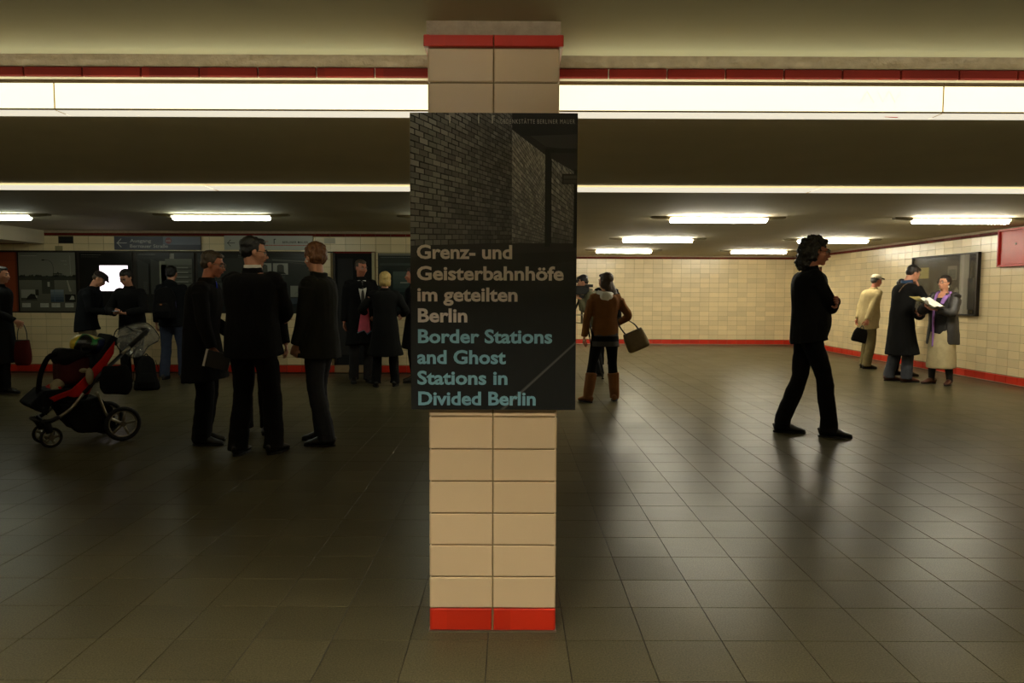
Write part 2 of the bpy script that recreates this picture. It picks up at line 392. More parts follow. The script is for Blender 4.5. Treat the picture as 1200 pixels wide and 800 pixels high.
# ------------------------------------------------------------------ light boxes along the beam
M['box_glow'] = mat('lit_opal_acrylic', (240, 236, 210), .35, emit=(255, 246, 196), es=BOX)
M['box_glow_low'] = mat('lit_opal_acrylic_underside', (236, 228, 200), .35, emit=(255, 246, 222), es=BOX*.55)
M['box_top'] = mat('added_top_glow', (240, 236, 210), .35, emit=(240, 252, 236), es=BOX*1.9)
def lightbox(x0, x1, back, label):
    r = empty('light_box', ((x0+x1)/2, BY1+.01 if back else BY0-.01, 2.094), 0 if not back else math.pi, label, 'light')
    hw = (x1-x0)/2+.0008     # local -y is the lit face, the box hangs in front of the beam, added glow strip on top
    MB().box((-hw, -.085, 0), (hw, -.078, .105)).build('front_diffuser', M['box_glow'], r)
    MB().box((-hw, -.085, -.004), (hw, .030 if not back else .15, .0)).build('bottom_diffuser', M['box_glow_low'], r)
    MB().box((-hw, -.070, .094), (hw, -.012, .098)).build('top_glow_strip', M['box_top'], r)  # glowing strip added out of sight to brighten the ceiling near the beam
    MB().box((-hw, -.090, .105), (hw, -.074, .120)).build('top_rim', M['tan'], r)
    MB().box((-hw, -.089, -.005), (hw, -.084, .001)).build('edge_profile', M['tan'], r)
    for e in (-1, 1): MB().box((e*hw-.002, -.0856, -.0045), (e*hw+.001, -.01, .105)).build('end_profile', M['joint'], r)
for x0, x1, lb in ((-5.62, -1.912, 'long opal light box on the beam face, the one reaching the left edge'),
                   (-1.908, -.325, 'glowing light box on the beam just left of the tiled pillar'),
                   (.185, 1.80, 'glowing light box on the beam just right of the tiled pillar, with faint scribbles'),
                   (1.804, 5.5, 'long opal light box on the beam face, the one reaching the right edge')):
    lightbox(x0, x1, False, lb)
for x0, x1, lb in ((-7.7, -2.2, 'far light box seen as a thin bright line, left part'),
                   (-2.19, 2.2, 'far light box seen as a thin bright line, middle part behind the placard'),
                   (2.21, 7.4, 'far light box seen as a thin bright line, right part')):
    lightbox(x0, x1, True, lb)

# ------------------------------------------------------------------ fluorescent ceiling lamps
def lamp_proto(col, es, name, shade=False):
    em = mat(name, (240,240,235), .3, emit=col, es=es)
    r = empty('fluorescent_lamp')
    hs = MB(); hs.box((-.875, -.045, -.022), (.875, .045, 0)); hs.build('housing', M['housing'], r, bevel=.004)
    for e in (-1, 1):
        b = MB(); b.loft([(e*.64, 0, -.026), (e*.66, 0, -.026), (e*.86, 0, -.02)], [.05,.05,.04], [.022,.02,.008], side=(0,1,0), n=10, power=3)
        b.build('end_cover', M['housing'], r)
    d = MB(); d.loft([(-.625,0,-.052),(-.61,0,-.052),(.61,0,-.052),(.625,0,-.052)], [.035,.050,.050,.035], [.016,.029,.029,.016], side=(0,1,0), n=14, power=3.5)
    d.build('diffuser', em, r)
    if shade:
        for e in (-1, 1): MB().box((-.66, e*.062-.002, -.122), (.66, e*.062+.002, -.033)).build('added_side_shade', M['housing'], r)  # unseen plates added to keep lamp light off the upper pillar
    return r
def place_lamps(protos, spots):
    used = False
    for (x, y, lb) in spots:
        o = protos if not used else copy_tree(protos); used = True
        o.location = (x, y, ZC); tag(o, lb, 'lamp', 'fluorescent ceiling lamps')
place_lamps(lamp_proto((255, 248, 224), LAMP, 'lit_tube_warm'), [
    (2.70, 9.68, 'lit ceiling tube nearest the placard, front row of the right half'),
    (5.88, 9.70, 'lit ceiling tube nearest the right wall, front row'),
    (2.64, 13.38, 'lit ceiling tube right of the placard, middle row'),
    (5.82, 13.40, 'lit ceiling tube behind the head of the long-haired man'),
    (2.56, 16.86, 'smallest ceiling tube next to the placard, rear row'),
    (5.68, 16.98, 'ceiling tube of the rear row, left of the long-haired man')])
place_lamps(lamp_proto((244, 252, 232), LAMP_LEFT, 'lit_tube_cool'), [
    (-3.76, 9.60, 'lit ceiling tube above the man in the centre of the left group'),
    (-6.90, 9.66, 'lit ceiling tube cut by the left picture edge'),
    (-.62, 9.66, 'ceiling tube hidden behind the placard, only its grey end showing')])
place_lamps(lamp_proto((255, 249, 228), LAMP_BACK, 'lit_tube_rear', True), [
    (-3.8, .8, 'ceiling tube above the photographer, left of the pillar'), (-.55, .8, 'ceiling tube above the photographer, in front of the pillar'),
    (2.70, .8, 'ceiling tube above the photographer, right of the pillar')])

# ------------------------------------------------------------------ tiled pillar
PX0, PX1, PY = -.3172, .1776, 2.815; PCX = (PX0+PX1)/2; PD = .495
pil = empty('tiled_pillar', (PCX, PY+PD/2, 0), 0, 'square pillar of cream tiles with a red foot and red top band, carrying the placard', 'pillar')
hw = .2474
MB().box((-hw+.008, -hw+.008, 0), (hw-.008, hw-.008, ZC)).build('core', M['mortar'], pil)
tb = tile_mesh('cream_tile', .2474, .1267, .009, .003, .005); rb = tile_mesh('red_foot_tile', .2474, .094, .009, .003, .008)
bb = tile_mesh('red_top_tile', .262, .045, .022, .003, .003)
def pt(proto, name, m, u, z, side, out, cache={}):
    a = side*math.pi/2; uu = V(math.cos(a), math.sin(a), 0); nn = V(math.sin(a), -math.cos(a), 0)
    if name not in cache: ob = proto.build(name, m, pil); cache[name] = ob.data
    else: ob = bpy.data.objects.new(name, cache[name]); COL.objects.link(ob); ob.parent = pil
    q = Matrix((tuple(uu), (0,0,1), tuple(nn))).transposed().to_4x4(); q.translation = nn*(hw-.009+out)+uu*u+V(0,0,z); ob.matrix_local = q
for side in range(4):
    for u in (-hw/2, hw/2):
        pt(rb, 'red_foot_tile', M['red_tile'], u, .049, side, 0)
        for k in range(17): pt(tb, 'cream_tile', M['pillar_tile'], u, .094+.1267*(k+.5), side, 0)
        pt(bb, 'red_top_tile', M['red_tile'], u*1.06, 2.271, side, .001)
MB().box((-hw-.004, -hw-.004, 2.294), (hw+.004, hw+.004, ZC)).build('plaster_collar', M['plaster'], pil)
MB().box((-hw-.004, -hw-.004, 0), (hw+.004, hw+.004, .005)).build('foot_joint', M['alu'], pil)

# ------------------------------------------------------------------ the placard
PLX0, PLX1, PLZ0, PLZ1 = -.3825, .2462, .886, 2.004; PLY = PY-.022
plac = empty('exhibition_placard', (PCX, PLY, PLZ0), 0, 'large dark exhibition placard with brick wall picture and bilingual title, fixed to the pillar', 'sign')
bd = MB().box((PLX0, PLY, PLZ0), (PLX1, PLY+.0215, PLZ1)).build('board', mat('placard_edge', (70, 62, 48), .5), None)
bd.parent = plac; bd.matrix_parent_inverse = Matrix.Translation((-PCX, -PLY, -PLZ0))
PW, PH = PLX1-PLX0, PLZ1-PLZ0
pr = Print((PLX0-PCX, -.0004, 0), (1,0,0), (0,0,1), PW, PH)
def qx(x): return (x-480.5)/194.5*PW          # picture coordinates of the print
def qy(y): return (479-y)/345*PH
pr.rect(0, 0, PW, PH, (24,25,24), 0)
# floor of the pictured tunnel
pr.grad(0, qy(350), PW, qy(286), (24,25,24), (50,50,47), 1, 12)
VX, VY = 800., 276.
def persp(s, y):  # s: depth ratio 0..1 (1 at left edge), y: height in px at the left edge
    return (VX-(VX-480)*s, VY+(y-VY)*s)
rnd = random.Random(3)
def brickwall(xa, xb, vx, vy, y0, y1, rows, basew, colA, colB, joint, clipy=None):
    pr.poly([(qx(xa), qy(y0)), (qx(xb), qy(vy+(y0-vy)*(vx-xb)/(vx-xa))), (qx(xb), qy(vy+(y1-vy)*(vx-xb)/(vx-xa))), (qx(xa), qy(y1))], joint, 2)
    rh = (y1-y0)/rows
    for r in range(rows):
        ya, yb = y0+rh*(r+.09), y0+rh*(r+.91)
        inv0 = 1.0; k = -(.5 if r % 2 else 0)
        while True:
            wj = rnd.uniform(-.04, .04)
            d0 = 1+basew*(k+.05+wj); d1 = 1+basew*(k+.95+wj); k += 1
            s0, s1 = 1/max(d0, 1), 1/max(d1, 1)
            if d1 <= 1: continue
            x0 = vx-(vx-xa)*s0; x1 = vx-(vx-xa)*s1
            if x0 >= xb: break
            x1 = min(x1, xb); s1 = (vx-x1)/(vx-xa)
            t = (x0-xa)/(xb-xa); v = (ya-y0)/(y1-y0); g = rnd.uniform(.78, 1.2)
            j = rnd.uniform(-.08, .08)*rh
            light = colA[0]+(colB[0]-colA[0])*t; light *= 1.62*(1.12-.45*v)*g
            c = (light, light*.98, light*.93)
            pr.poly([(qx(x0), qy(vy+(ya+j-vy)*s0)), (qx(x1), qy(vy+(ya+j-vy)*s1)), (qx(x1), qy(vy+(yb-vy)*s1)), (qx(x0), qy(vy+(yb-vy)*s0))][::-1], c, 3)
brickwall(480.5, 599, 800, 276, -30, 287, 44, .036, (92,), (60,), (38,38,35))
brickwall(599, 639, 690, 292, 92, 292, 38, .055, (92,), (84,), (60,60,56))
brickwall(645, 674, 730, 290, 150, 289, 22, .06, (80,), (70,), (56,56,52))
pr.poly([(qx(599),qy(153)),(qx(638),qy(182)),(qx(674),qy(202)),(qx(674),qy(134)),(qx(599),qy(134))], (44,44,41), 4)
pr.poly([(qx(599),qy(134)),(qx(674),qy(134)),(qx(674),qy(158)),(qx(612),qy(160)),(qx(599),qy(152))], (36,36,34), 5)
pr.poly([(qx(620),qy(160)),(qx(674),qy(158)),(qx(674),qy(176)),(qx(638),qy(172))], (60,59,55), 5)
pr.rect(qx(637.5), qy(287), qx(644), qy(174), (33,33,31), 6)
pr.rect(qx(638), qy(179), qx(674), qy(174), (30,30,28), 6)
pr.rect(qx(657), qy(215), qx(674), qy(203), (40,40,37), 7); pr.rect(qx(659), qy(208.6), qx(674), qy(205), (66,65,60), 8); pr.rect(qx(659), qy(213.6), qx(674), qy(210), (58,57,53), 8)
pr.rect(qx(671), qy(288), qx(675), qy(198), (26,26,24), 7)
pr.poly([(qx(480.5),qy(287)),(qx(599),qy(283)),(qx(674),qy(283)),(qx(674),qy(303)),(qx(599),qy(314)),(qx(480.5),qy(318))], (44,44,41), 4)
pr.poly([(qx(480.5),qy(300)),(qx(674),qy(292)),(qx(674),qy(303)),(qx(600),qy(314)),(qx(480.5),qy(322))], (36,36,34), 5)
pr.poly([(qx(585),qy(479)),(qx(590.5),qy(479)),(qx(675.5),qy(400)),(qx(675.5),qy(396.5))][::-1], (66,66,62), 6)
pr.poly([(qx(587.5),qy(479)),(qx(588.7),qy(479)),(qx(675.5),qy(398.7)),(qx(675.5),qy(398))][::-1], (92,91,86), 7)
pr.build('picture_print', plac, M['print'])
M['txt_w'] = mat('pale_lettering', (206, 194, 182), .5); M['txt_b'] = mat('blue_grey_lettering', (114, 160, 174), .5)
yt = -.0036
for body, m, xa, xb, base, hc in (
    ('Grenz- und', 'txt_w', 488, 599.5, 301, 17), ('Geisterbahnhöfe', 'txt_w', 488, 660, 325.8, 17), ('im geteilten', 'txt_w', 488.5, 606, 350.5, 17), ('Berlin', 'txt_w', 489, 547, 375, 17),
    ('Border Stations', 'txt_b', 489, 647, 399.5, 17), ('and Ghost', 'txt_b', 488, 592.5, 424, 17), ('Stations in', 'txt_b', 488, 594.5, 448.5, 17), ('Divided Berlin', 'txt_b', 489, 628, 473, 17)):
    W0 = textwidth(body, .028); k_ = (qx(xb)-qx(xa))/W0; ws = body.split(' ')
    for i_, wd in enumerate(ws):
        off = textwidth(' '.join(ws[:i_+1]), .028)-textwidth(wd, .028)
        text(wd, 'title_lettering', M[m], (PLX0-PCX+qx(xa)+off*k_, yt, qy(base)), (R(90),0,0), textwidth(wd, .028)*k_, hc/345*PH*.95, plac, bold=.028)
M['txt_s'] = mat('pale_small_lettering', (170, 164, 152), .5)
text('GEDENKSTÄTTE BERLINER MAUER', 'small_lettering', M['txt_s'], (PLX0-PCX+qx(585), yt, qy(146.2)), (R(90),0,0), qx(671.5)-qx(585), 5.2/345*PH, plac, bold=0, space=1.25)
b = MB()
for x0, x1, y0, y1 in ((526,527.6,137,146),(524,527.6,137,138.4),(559.5,561,137,146),(575.5,577,137,146),(575.5,579,137,138.4)):
    b.box((PLX0-PCX+qx(x0), yt-.0004, qy(y1)), (PLX0-PCX+qx(x1), yt, qy(y0)))
b.build('emblem', M['txt_s'], plac)

# ------------------------------------------------------------------ display panels on the back wall (left half)
def panel(x0, x1, label, paint, z0=1.0, z1=1.99, gain=1.9):
    r = empty('exhibition_poster', ((x0+x1)/2, YB-.009, z0), 0, label, 'poster')
    w, h = x1-x0, z1-z0
    b = MB(); b.box((-w/2, -.018, 0), (w/2, 0, h)); b.build('board', M['frame'], r)
    p = Print((-w/2+.008, -.0185, .008), (1,0,0), (0,0,1), w-.016, h-.016)
    p.gain = gain; paint(p, w-.016, h-.016); p.build('picture_print', r, M['print_gloss']); return r
def textbars(p, x, y, w, n, c, lh=.016, layer=6, seed=1):
    rr = random.Random(seed)
    for i in range(n):
        xx = x
        while xx < x+w*(1 if i < n-1 else .6):
            l = rr.uniform(.012, .035); p.rect(xx, y-i*lh-.006, min(xx+l, x+w), y-i*lh, c, layer); xx += l+.007
def paint_square(p, w, h):
    p.grad(0, h*.56, w, h, (92,92,82), (84,84,76), 1); p.grad(0, 0, w, h*.56, (62,62,54), (80,80,70), 1)
    p.rect(0, h*.53, w, h*.60, (44,46,40), 2)
    rr = random.Random(5)
    for i in range(26):
        x = w*rr.random(); p.poly([(x,h*.58),(x+.05,h*.58),(x+.04,h*(.6+.03*rr.random())),(x+.01,h*(.6+.02*rr.random()))], (40,42,37), 3)
    gx = w*.6; p.rect(gx, h*.60, gx+w*.17, h*.615, (46,47,42), 3)
    for k in range(6): p.rect(gx+w*(.005+.03*k), h*.575, gx+w*(.018+.03*k), h*.63, (46,47,42), 3)
    p.poly([(gx,h*.63),(gx+w*.165,h*.63),(gx+w*.165,h*.645),(gx+w*.11,h*.65),(gx+w*.09,h*.675),(gx+w*.07,h*.65),(gx,h*.645)], (46,47,42), 3)
    p.line([(w*.61,h*.6),(w*.615,h*.74),(w*.59,h*.82),(w*.54,h*.865),(w*.47,h*.875),(w*.43,h*.872)], .006, (40,41,36), 4)
    p.rect(w*.41, h*.862, w*.46, h*.88, (36,37,32), 4)
    p.rect(w*.4, h*.3, w*.62, h*.54, (50,51,45), 4); p.rect(w*.5, h*.42, w*.54, h*.5, (120,118,106), 5); p.rect(w*.38, h*.53, w*.64, h*.55, (42,43,38), 5)
    p.poly([(w*.84,h*.53),(w*.88,h*.34),(w*.92,h*.34),(w*.86,h*.53)], (112,110,98), 5)
    p.rect(w*.03, h*.18, w*.31, h*.37, (108,108,98), 5); p.rect(w*.03, h*.18, w*.31, h*.23, (50,50,45), 6)
    p.poly([(w*.12,h*.2),(w*.3,h*.21),(w*.27,h*.29),(w*.2,h*.3),(w*.14,h*.25)], (26,26,24), 7); p.rect(w*.28, h*.27, w*.34, h*.37, (34,34,30), 7)
    p.grad(w*.55, h*.16, w*.78, h*.37, (34,44,54), (92,100,104), 5, 5); p.line([(w*.62,h*.17),(w*.62,h*.36)], .01, (66,78,88), 6)
    p.rect(w*.8, h*.16, w*.99, h*.29, (24,24,22), 5); p.poly([(w*.88,h*.2),(w*.97,h*.2),(w*.96,h*.26),(w*.92,h*.27)], (120,120,110), 6)
    for x0, x1 in ((.04,.19),(.36,.51),(.56,.71),(.8,.95)): p.rect(w*x0, h*.07, w*x1, h*.14, (128,128,118), 5); textbars(p, w*x0+.01, h*.13, w*(x1-x0)-.02, 3, (96,96,88), .018, 6)
    textbars(p, w*.03, h*.975, w*.52, 1, (50,50,46), .02, 6); textbars(p, w*.03, h*.945, w*.5, 1, (120,118,108), .02, 6)
    textbars(p, w*.75, h*.86, w*.16, 1, (120,118,110), .02); textbars(p, w*.8, h*.8, w*.1, 1, (120,118,110), .02)
    p.rect(w*.908, h*.63, w*.914, h*.95, (122,120,112), 6)
def paint_screen(p, w, h):
    p.rect(0, 0, w, h, (20,20,19), 1); textbars(p, w*.04, h*.965, w*.58, 1, (86,86,78), .02, 3); textbars(p, w*.04, h*.93, w*.56, 1, (60,60,55), .02, 3)
    textbars(p, w*.55, h*.2, w*.2, 3, (44,44,40), .02, 3)
def paint_hall(p, w, h):
    p.rect(0, 0, w, h, (34,35,33), 1); p.rect(0, h*.93, w*.6, h, (20,20,19), 4); textbars(p, w*.03, h*.975, w*.5, 1, (110,110,100), .02, 6)
    p.poly([(w*.02,h*.02),(w*.22,h*.1),(w*.22,h*.8),(w*.02,h*.9)], (48,49,47), 2)
    p.poly([(w*.25,h*.2),(w*.44,h*.3),(w*.44,h*.82),(w*.25,h*.9)], (54,55,51), 2)
    p.rect(w*.4, h*.45, w*.52, h*.86, (104,106,94), 3); p.rect(w*.43, h*.35, w*.97, h*.8, (70,72,65), 3)
    p.rect(w*.5, h*.8, w*.97, h*.9, (84,86,78), 3); p.rect(w*.58, h*.9, w*.66, h*.99, (112,114,104), 4)
    for k in range(4): p.rect(w*.55, h*(.48+.08*k), w*.96, h*(.5+.08*k), (48,49,45), 4); p.rect(w*.6, h*(.5+.08*k), w*.9, h*(.52+.08*k), (104,106,98), 4)
    p.rect(w*.21, h*.3, w*.235, h*.82, (18,18,18), 5); p.rect(0, 0, w, h*.3, (28,29,28), 4)
    textbars(p, w*.12, h*.5, w*.06, 9, (84,84,78), .03, 6, 4)
def paint_portraits(p, w, h):
    p.rect(0, 0, w, h, (28,30,30), 1); p.poly([(0,h*.3),(w,h*.2),(w,h*.95),(0,h*.9)], (36,39,38), 2)
    textbars(p, w*.03, h*.965, w*.22, 1, (92,98,94), .02, 6, 2); textbars(p, w*.34, h*.965, w*.38, 1, (92,98,94), .02, 6); textbars(p, w*.34, h*.935, w*.3, 1, (70,74,70), .02, 6, 3)
    p.poly([(w*.62,h*.9),(w,h*.86),(w,h*.84),(w*.62,h*.88)], (70,72,68), 3); p.poly([(w*.45,h*.92),(w,h*.8),(w,h*.79),(w*.45,h*.91)], (58,60,56), 3)
    for x0 in (.49, .627):
        p.rect(w*x0, h*.64, w*(x0+.125), h*.83, (112,113,106), 4); c = x0+.0625
        p.poly([(w*(c-.03),h*.66),(w*(c+.03),h*.66),(w*(c+.028),h*.79),(w*(c+.012),h*.81),(w*(c-.012),h*.81),(w*(c-.028),h*.79)], (52,53,50), 5)
        p.poly([(w*(c-.05),h*.645),(w*(c+.05),h*.645),(w*(c+.03),h*.68),(w*(c-.03),h*.68)], (44,45,42), 5)
        textbars(p, w*x0, h*.62, w*.1, 4, (64,66,62), .02, 6)
    p.rect(w*.77, h*.26, w*.93, h*.45, (96,98,90), 4); p.line([(w*.8,h*.3),(w*.85,h*.38),(w*.9,h*.4)], .004, (60,62,58), 5); p.rect(w*.845, h*.28, w*.85, h*.36, (58,50,44), 5)
    p.rect(w*.77, h*.1, w*.93, h*.24, (44,50,56), 4); p.poly([(w*.77,h*.1),(w*.93,h*.1),(w*.93,h*.14),(w*.85,h*.16),(w*.77,h*.13)], (24,28,30), 5)
    p.rect(w*.05, h*.3, w*.2, h*.5, (54,56,54), 4); textbars(p, w*.06, h*.6, w*.14, 5, (66,68,64), .022, 5)
def paint_dark(p, w, h):
    p.rect(0, 0, w, h, (26,32,31), 1); p.rect(0, h*.97, w, h, (86,86,78), 3)
    textbars(p, w*.03, h*.94, w*.7, 1, (84,92,88), .022, 4); p.rect(w*.02, h*.8, w*.98, h*.84, (40,48,46), 2)
    p.grad(w*.2, h*.35, w*.5, h*.7, (34,44,42), (58,68,64), 3, 5); p.rect(w*.3, h*.5, w*.42, h*.52, (96,100,94), 5)
    textbars(p, w*.55, h*.6, w*.3, 7, (56,62,58), .025, 4)
def paint_brown(p, w, h):
    p.rect(0, 0, w, h, (104,48,28), 1); p.rect(0, h*.86, w, h*.865, (70,32,20), 2); p.rect(w*.97, 0, w, h, (80,38,24), 2)
    p.rect(w*.05, h*.05, w*.06, h*.8, (88,40,25), 2)
bk = MB().box((-9.12, YB-.008, .985), (-3.18, YB-.0041, 2.005)).build('trim_5', M['frame']); struct(bk)
panel(-9.1, -8.175, 'plain red-brown board at the left end of the row of panels', paint_brown)
panel(-8.165, -7.21, 'grey display panel with an old photograph of a city square and gate', paint_square)
P2 = panel(-7.16, -6.275, 'black display panel holding the glowing white screen', paint_screen)
panel(-6.215, -5.25, 'dark display panel with a picture of an empty lit passage, behind the backpacker', paint_hall)
panel(-5.20, -3.20, 'wide dark display panel with two small portraits and a map sheet', paint_portraits)
panel(-2.21, -1.0, 'dark greenish display panel partly hidden by the placard', paint_dark)
sc = empty('video_screen', (-6.578, YB-.03, 1.35), 0, 'glowing white video screen between the capped man and the man with the phone', 'screen')
MB().box((-.245, -.012, -.012), (.245, .001, .432)).build('bezel', M['black'], sc)
MB().box((-.233, -.0135, 0), (.233, -.011, .42)).build('screen_face', mat('screen_glow', (255,240,246), .2, emit=(255, 240, 248), es=1.6), sc)
# dark rail above and below the panels
rl = empty('panel_rail', (-5.6, YB, 2.0), 0, 'thin dark metal rail running above the display panels', 'rail')
MB().box((-3.4, -.03, -.006), (2.66, 0, .012)).build('rail', M['frame'], rl)
# dark doorway
dr = empty('door_1', (-2.61, YB, 0)); dr['kind'] = 'structure'
b = MB(); b.box((-.31, -.004, .13), (.31, .004, 2.0)); b.build('dark_opening', M['void'], dr)
b = MB(); b.box((.30, -.04, .13), (.345, .0, 2.0)); b.build('light_post', mat('cream_painted_post', (176,164,124), .5), dr)
MB().box((-.345, -.03, .13), (-.31, 0, 2.0)).build('dark_post', M['frame'], dr)
MB().box((-.345, -.03, 1.985), (.345, 0, 2.015)).build('lintel', M['dark_red_tile'], dr)
MB().box((-.34, -.02, .01), (.34, 0, .125)).build('threshold', M['tan'], dr)
MB().box((-.27, -.012, .3), (-.02, -.004, 1.9)).build('door_leaf', M['black'], dr)
# vent and little notice above the panels
vt = empty('wall_vent', (-7.37, YB, 2.19), 0, 'small black square opening high on the wall above the city square panel', 'vent')
MB().box((-.118, -.012, -.055), (.118, 0, .055)).build('frame', M['frame'], vt)
MB().box((-.105, -.014, -.045), (.105, -.012, .045)).build('opening', M['void'], vt)
for k in range(4): MB().box((-.105, -.018, -.032+.02*k), (.105, -.014, -.028+.02*k)).build('slat', M['black'], vt)
nt_ = MB().box((-7.55, YB-.012, 2.01), (-7.43, YB-.006, 2.09)).build('small_wall_mark', mat('greyish_sticker', (150,138,98), .5)); tag(nt_, 'tiny faded sticker on the tile under the black vent', 'sticker')
# signs
sg = empty('exit_sign', (-5.83, YB-.03, 2.03), 0, 'dark blue exit sign with white arrow over the display panels', 'sign')
MB().box((-.72, -.02, 0), (.70, .02, .22)).build('panel', mat('sign_dark_blue', (30,34,56), .4), sg)
MB().box((.085, -.0215, .085), (.70, -.02, .215)).build('grey_field', mat('sign_grey_blue', (92,98,116), .4), sg, label='pale grey-blue upper right field')
SW = mat('sign_white', (186,186,182), .5)
def arrow(parent, x, y, z, s, m, th=.012):
    b = MB(); b.box((x, y, z-th/2), (x+s, y+.002, z+th/2))
    for q in (1, -1): b.prism([(x, y, z-th*.5*q), (x+s*.42, y, z+q*s*.42), (x+s*.42+th, y, z+q*s*.42-q*th*.4), (x+th*1.4, y, z)], (0,.002,0))
    b.build('arrow', m, parent)
arrow(sg, -.68, -.0225, .11, .17, SW)
text('Ausgang', 'lettering', SW, (-.46, -.0225, .122), (R(90),0,0), .35, .055, sg, bold=.01)
text('Bernauer Straße', 'lettering', SW, (-.46, -.0225, .035), (R(90),0,0), .66*.95, .055, sg, bold=.01)
b = MB(); b.loft([(.175,-.0216,.15),(.175,-.0226,.15)], [.052,.052], side=(1,0,0), n=24); b.build('red_disc', mat('sign_red', (120,34,44), .4), sg)
text('BVG', 'lettering', SW, (.14, -.0235, .135), (R(90),0,0), .07, .026, sg, bold=.01)
s2 = empty('memorial_sign', (-4.01, YB-.03, 2.035), 0, 'white direction sign with arrow above the man with glasses', 'sign')
MB().box((-.727, -.02, 0), (.727, .02, .232)).build('panel', mat('sign_white_panel', (168,168,158), .4), s2)
SK = mat('sign_black', (26,24,22), .5); SR = mat('sign_red_line', (176,60,48), .5)
arrow(s2, -.68, -.0225, .11, .13, SK, .01)
b = MB(); b.torus((-.43, -.0215, .13), (0,1,0), .045, .004, n=24, k=6); b.build('ring', SK, s2)
b = MB()
for x0, x1, z0, z1 in ((.09,.102,.1,.18),(.09,.125,.168,.18),(-.20,-.19,.13,.19),(-.22,-.19,.178,.19)): b.box((x0,-.0225,z0),(x1,-.0205,z1))
b.build('emblem', SK, s2)
text('BERLINER MAUER', 'lettering', SK, (.235, -.0225, .11), (R(90),0,0), .42, .035, s2, bold=.012, space=1.2)
text('GEDENKSTÄTTE', 'lettering', SR, (-.16, -.0225, .125), (R(90),0,0), .16, .025, s2, bold=.012)
b = MB(); rr = random.Random(9); x = -.16
while x < .66: l = rr.uniform(.02,.05); b.box((x,-.0225,.068),(min(x+l,.67),-.0205,.080)); x += l+.008
b.build('red_small_print', SR, s2)
ns = MB().box((-3.10, YB-.016, 2.145), (-2.92, YB-.006, 2.235)).box((-3.04, YB-.0175, 2.195), (-2.98, YB-.016, 2.225)).build('paper_notice', mat('notice_grey', (188,182,158), .6)); tag(ns, 'small pale notice on the tiles right of the white sign', 'notice')

# ------------------------------------------------------------------ things on the right wall
vc = empty('display_case', (XW-.01, 12.68, 1.0), R(-90), 'glass-fronted dark display case on the right wall behind the talking pair', 'display case')
cw, ch = 1.93, 1.02   # local x runs toward the camera (world -y), local y runs to world... front is -y local = -x world
p = Print((-cw/2+.02, -.0185, .02), (1,0,0), (0,0,1), cw-.04, ch-.04); w_, h_ = cw-.04, ch-.04
p.rect(0, 0, w_, h_, (58,56,50), 1); p.rect(0, h_*.86, w_*.45, h_, (44,43,39), 2); textbars(p, w_*.02, h_*.93, w_*.4, 1, (92,92,84), .02, 4)
p.rect(w_*.06, h_*.62, w_*.26, h_*.82, (150,138,86), 3); textbars(p, w_*.08, h_*.78, w_*.15, 4, (120,110,70), .03, 4)
p.rect(w_*.56, h_*.58, w_*.70, h_*.82, (104,102,94), 3); p.rect(w_*.58, h_*.6, w_*.68, h_*.76, (78,77,72), 4)
for k, g in enumerate((70, 48, 64, 44, 72)): p.rect(w_*(.05+.075*k), h_*.05, w_*(.10+.075*k), h_*.56, (g, g-2, g-8), 2)
p.rect(w_*.74, 0, w_*.87, h_, (150,146,136), 3); p.rect(w_*.765, 0, w_*.80, h_, (168,164,154), 4)  # pale upright bar drawn flat into the case picture
p.rect(w_*.885, 0, w_, h_, (34,34,32), 3); p.rect(w_*.86, h_*.08, w_*.955, h_*.6, (56,58,58), 5)
p.poly([(w_*.67,h_*.4),(w_*.7,h_*.46),(w_*.73,h_*.4),(w_*.73,h_*.34),(w_*.7,h_*.3),(w_*.67,h_*.34)], (120,118,110), 4)
MB().box((-cw/2, -.018, 0), (cw/2, 0, ch)).build('back_board', M['frame'], vc)
p.build('picture_print', vc, M['print_gloss'])
MB().box((-cw/2+.02, -.05, .02), (cw/2-.02, -.046, ch-.02)).build('glass_pane', M['glass'], vc)
b = MB()
for a in ((-cw/2,-.055,0,-cw/2+.025,-.018,ch),(cw/2-.035,-.055,0,cw/2,-.018,ch),(-cw/2,-.055,0,cw/2,-.018,.022),(-cw/2,-.055,ch-.022,cw/2,-.018,ch)): b.box(a[:3], a[3:])
b.build('frame', M['frame'], vc)
rbx = empty('hydrant_cabinet', (XW-.01, 10.85, 1.76), R(-90), 'red wall cabinet at the right picture edge', 'cabinet')
RP = mat('red_cabinet_paint', (178, 34, 20), .4, var=.08, vscale=8)
MB().box((-.37, -.05, 0), (.37, 0, .56)).build('body', RP, rbx, bevel=.006)
b = MB()
for a in ((-.37,-.085,0,-.34,-.05,.56),(.34,-.085,0,.37,-.05,.56),(-.37,-.085,0,.37,-.05,.03),(-.37,-.085,.53,.37,-.05,.56)): b.box(a[:3], a[3:])
b.build('frame', RP, rbx, bevel=.004)
MB().box((-.33, -.058, .035), (.33, -.05, .525)).build('door', RP, rbx, bevel=.003)
b = MB(); b.ell((.02,-.064,.33), (.016,.01,.016)); b.build('knob', M['alu'], rbx)
# opening in the right wall near the far corner
d2 = empty('door_2', (XW, 18.1, 0), R(-90)); d2['kind'] = 'structure'
BR = mat('brown_door_frame', (124, 58, 30), .5)
for a, nm in (((-.37,-.03,.0,-.31,.0,2.0),'door_post'), ((.31,-.03,0,.37,0,2.0),'door_post'), ((-.37,-.03,1.94,.37,0,2.0),'lintel')):
    MB().box(a[:3], a[3:]).build(nm, BR, d2)
MB().box((-.31,-.008,0),(.31,-.002,1.94)).build('door_leaf', mat('pale_door_leaf', (186,158,112), .5), d2)
MB().box((.2,-.05,1.0),(.24,-.008,1.02)).box((.1,-.05,1.0),(.24,-.04,1.02)).build('door_handle', M['steel'], d2)

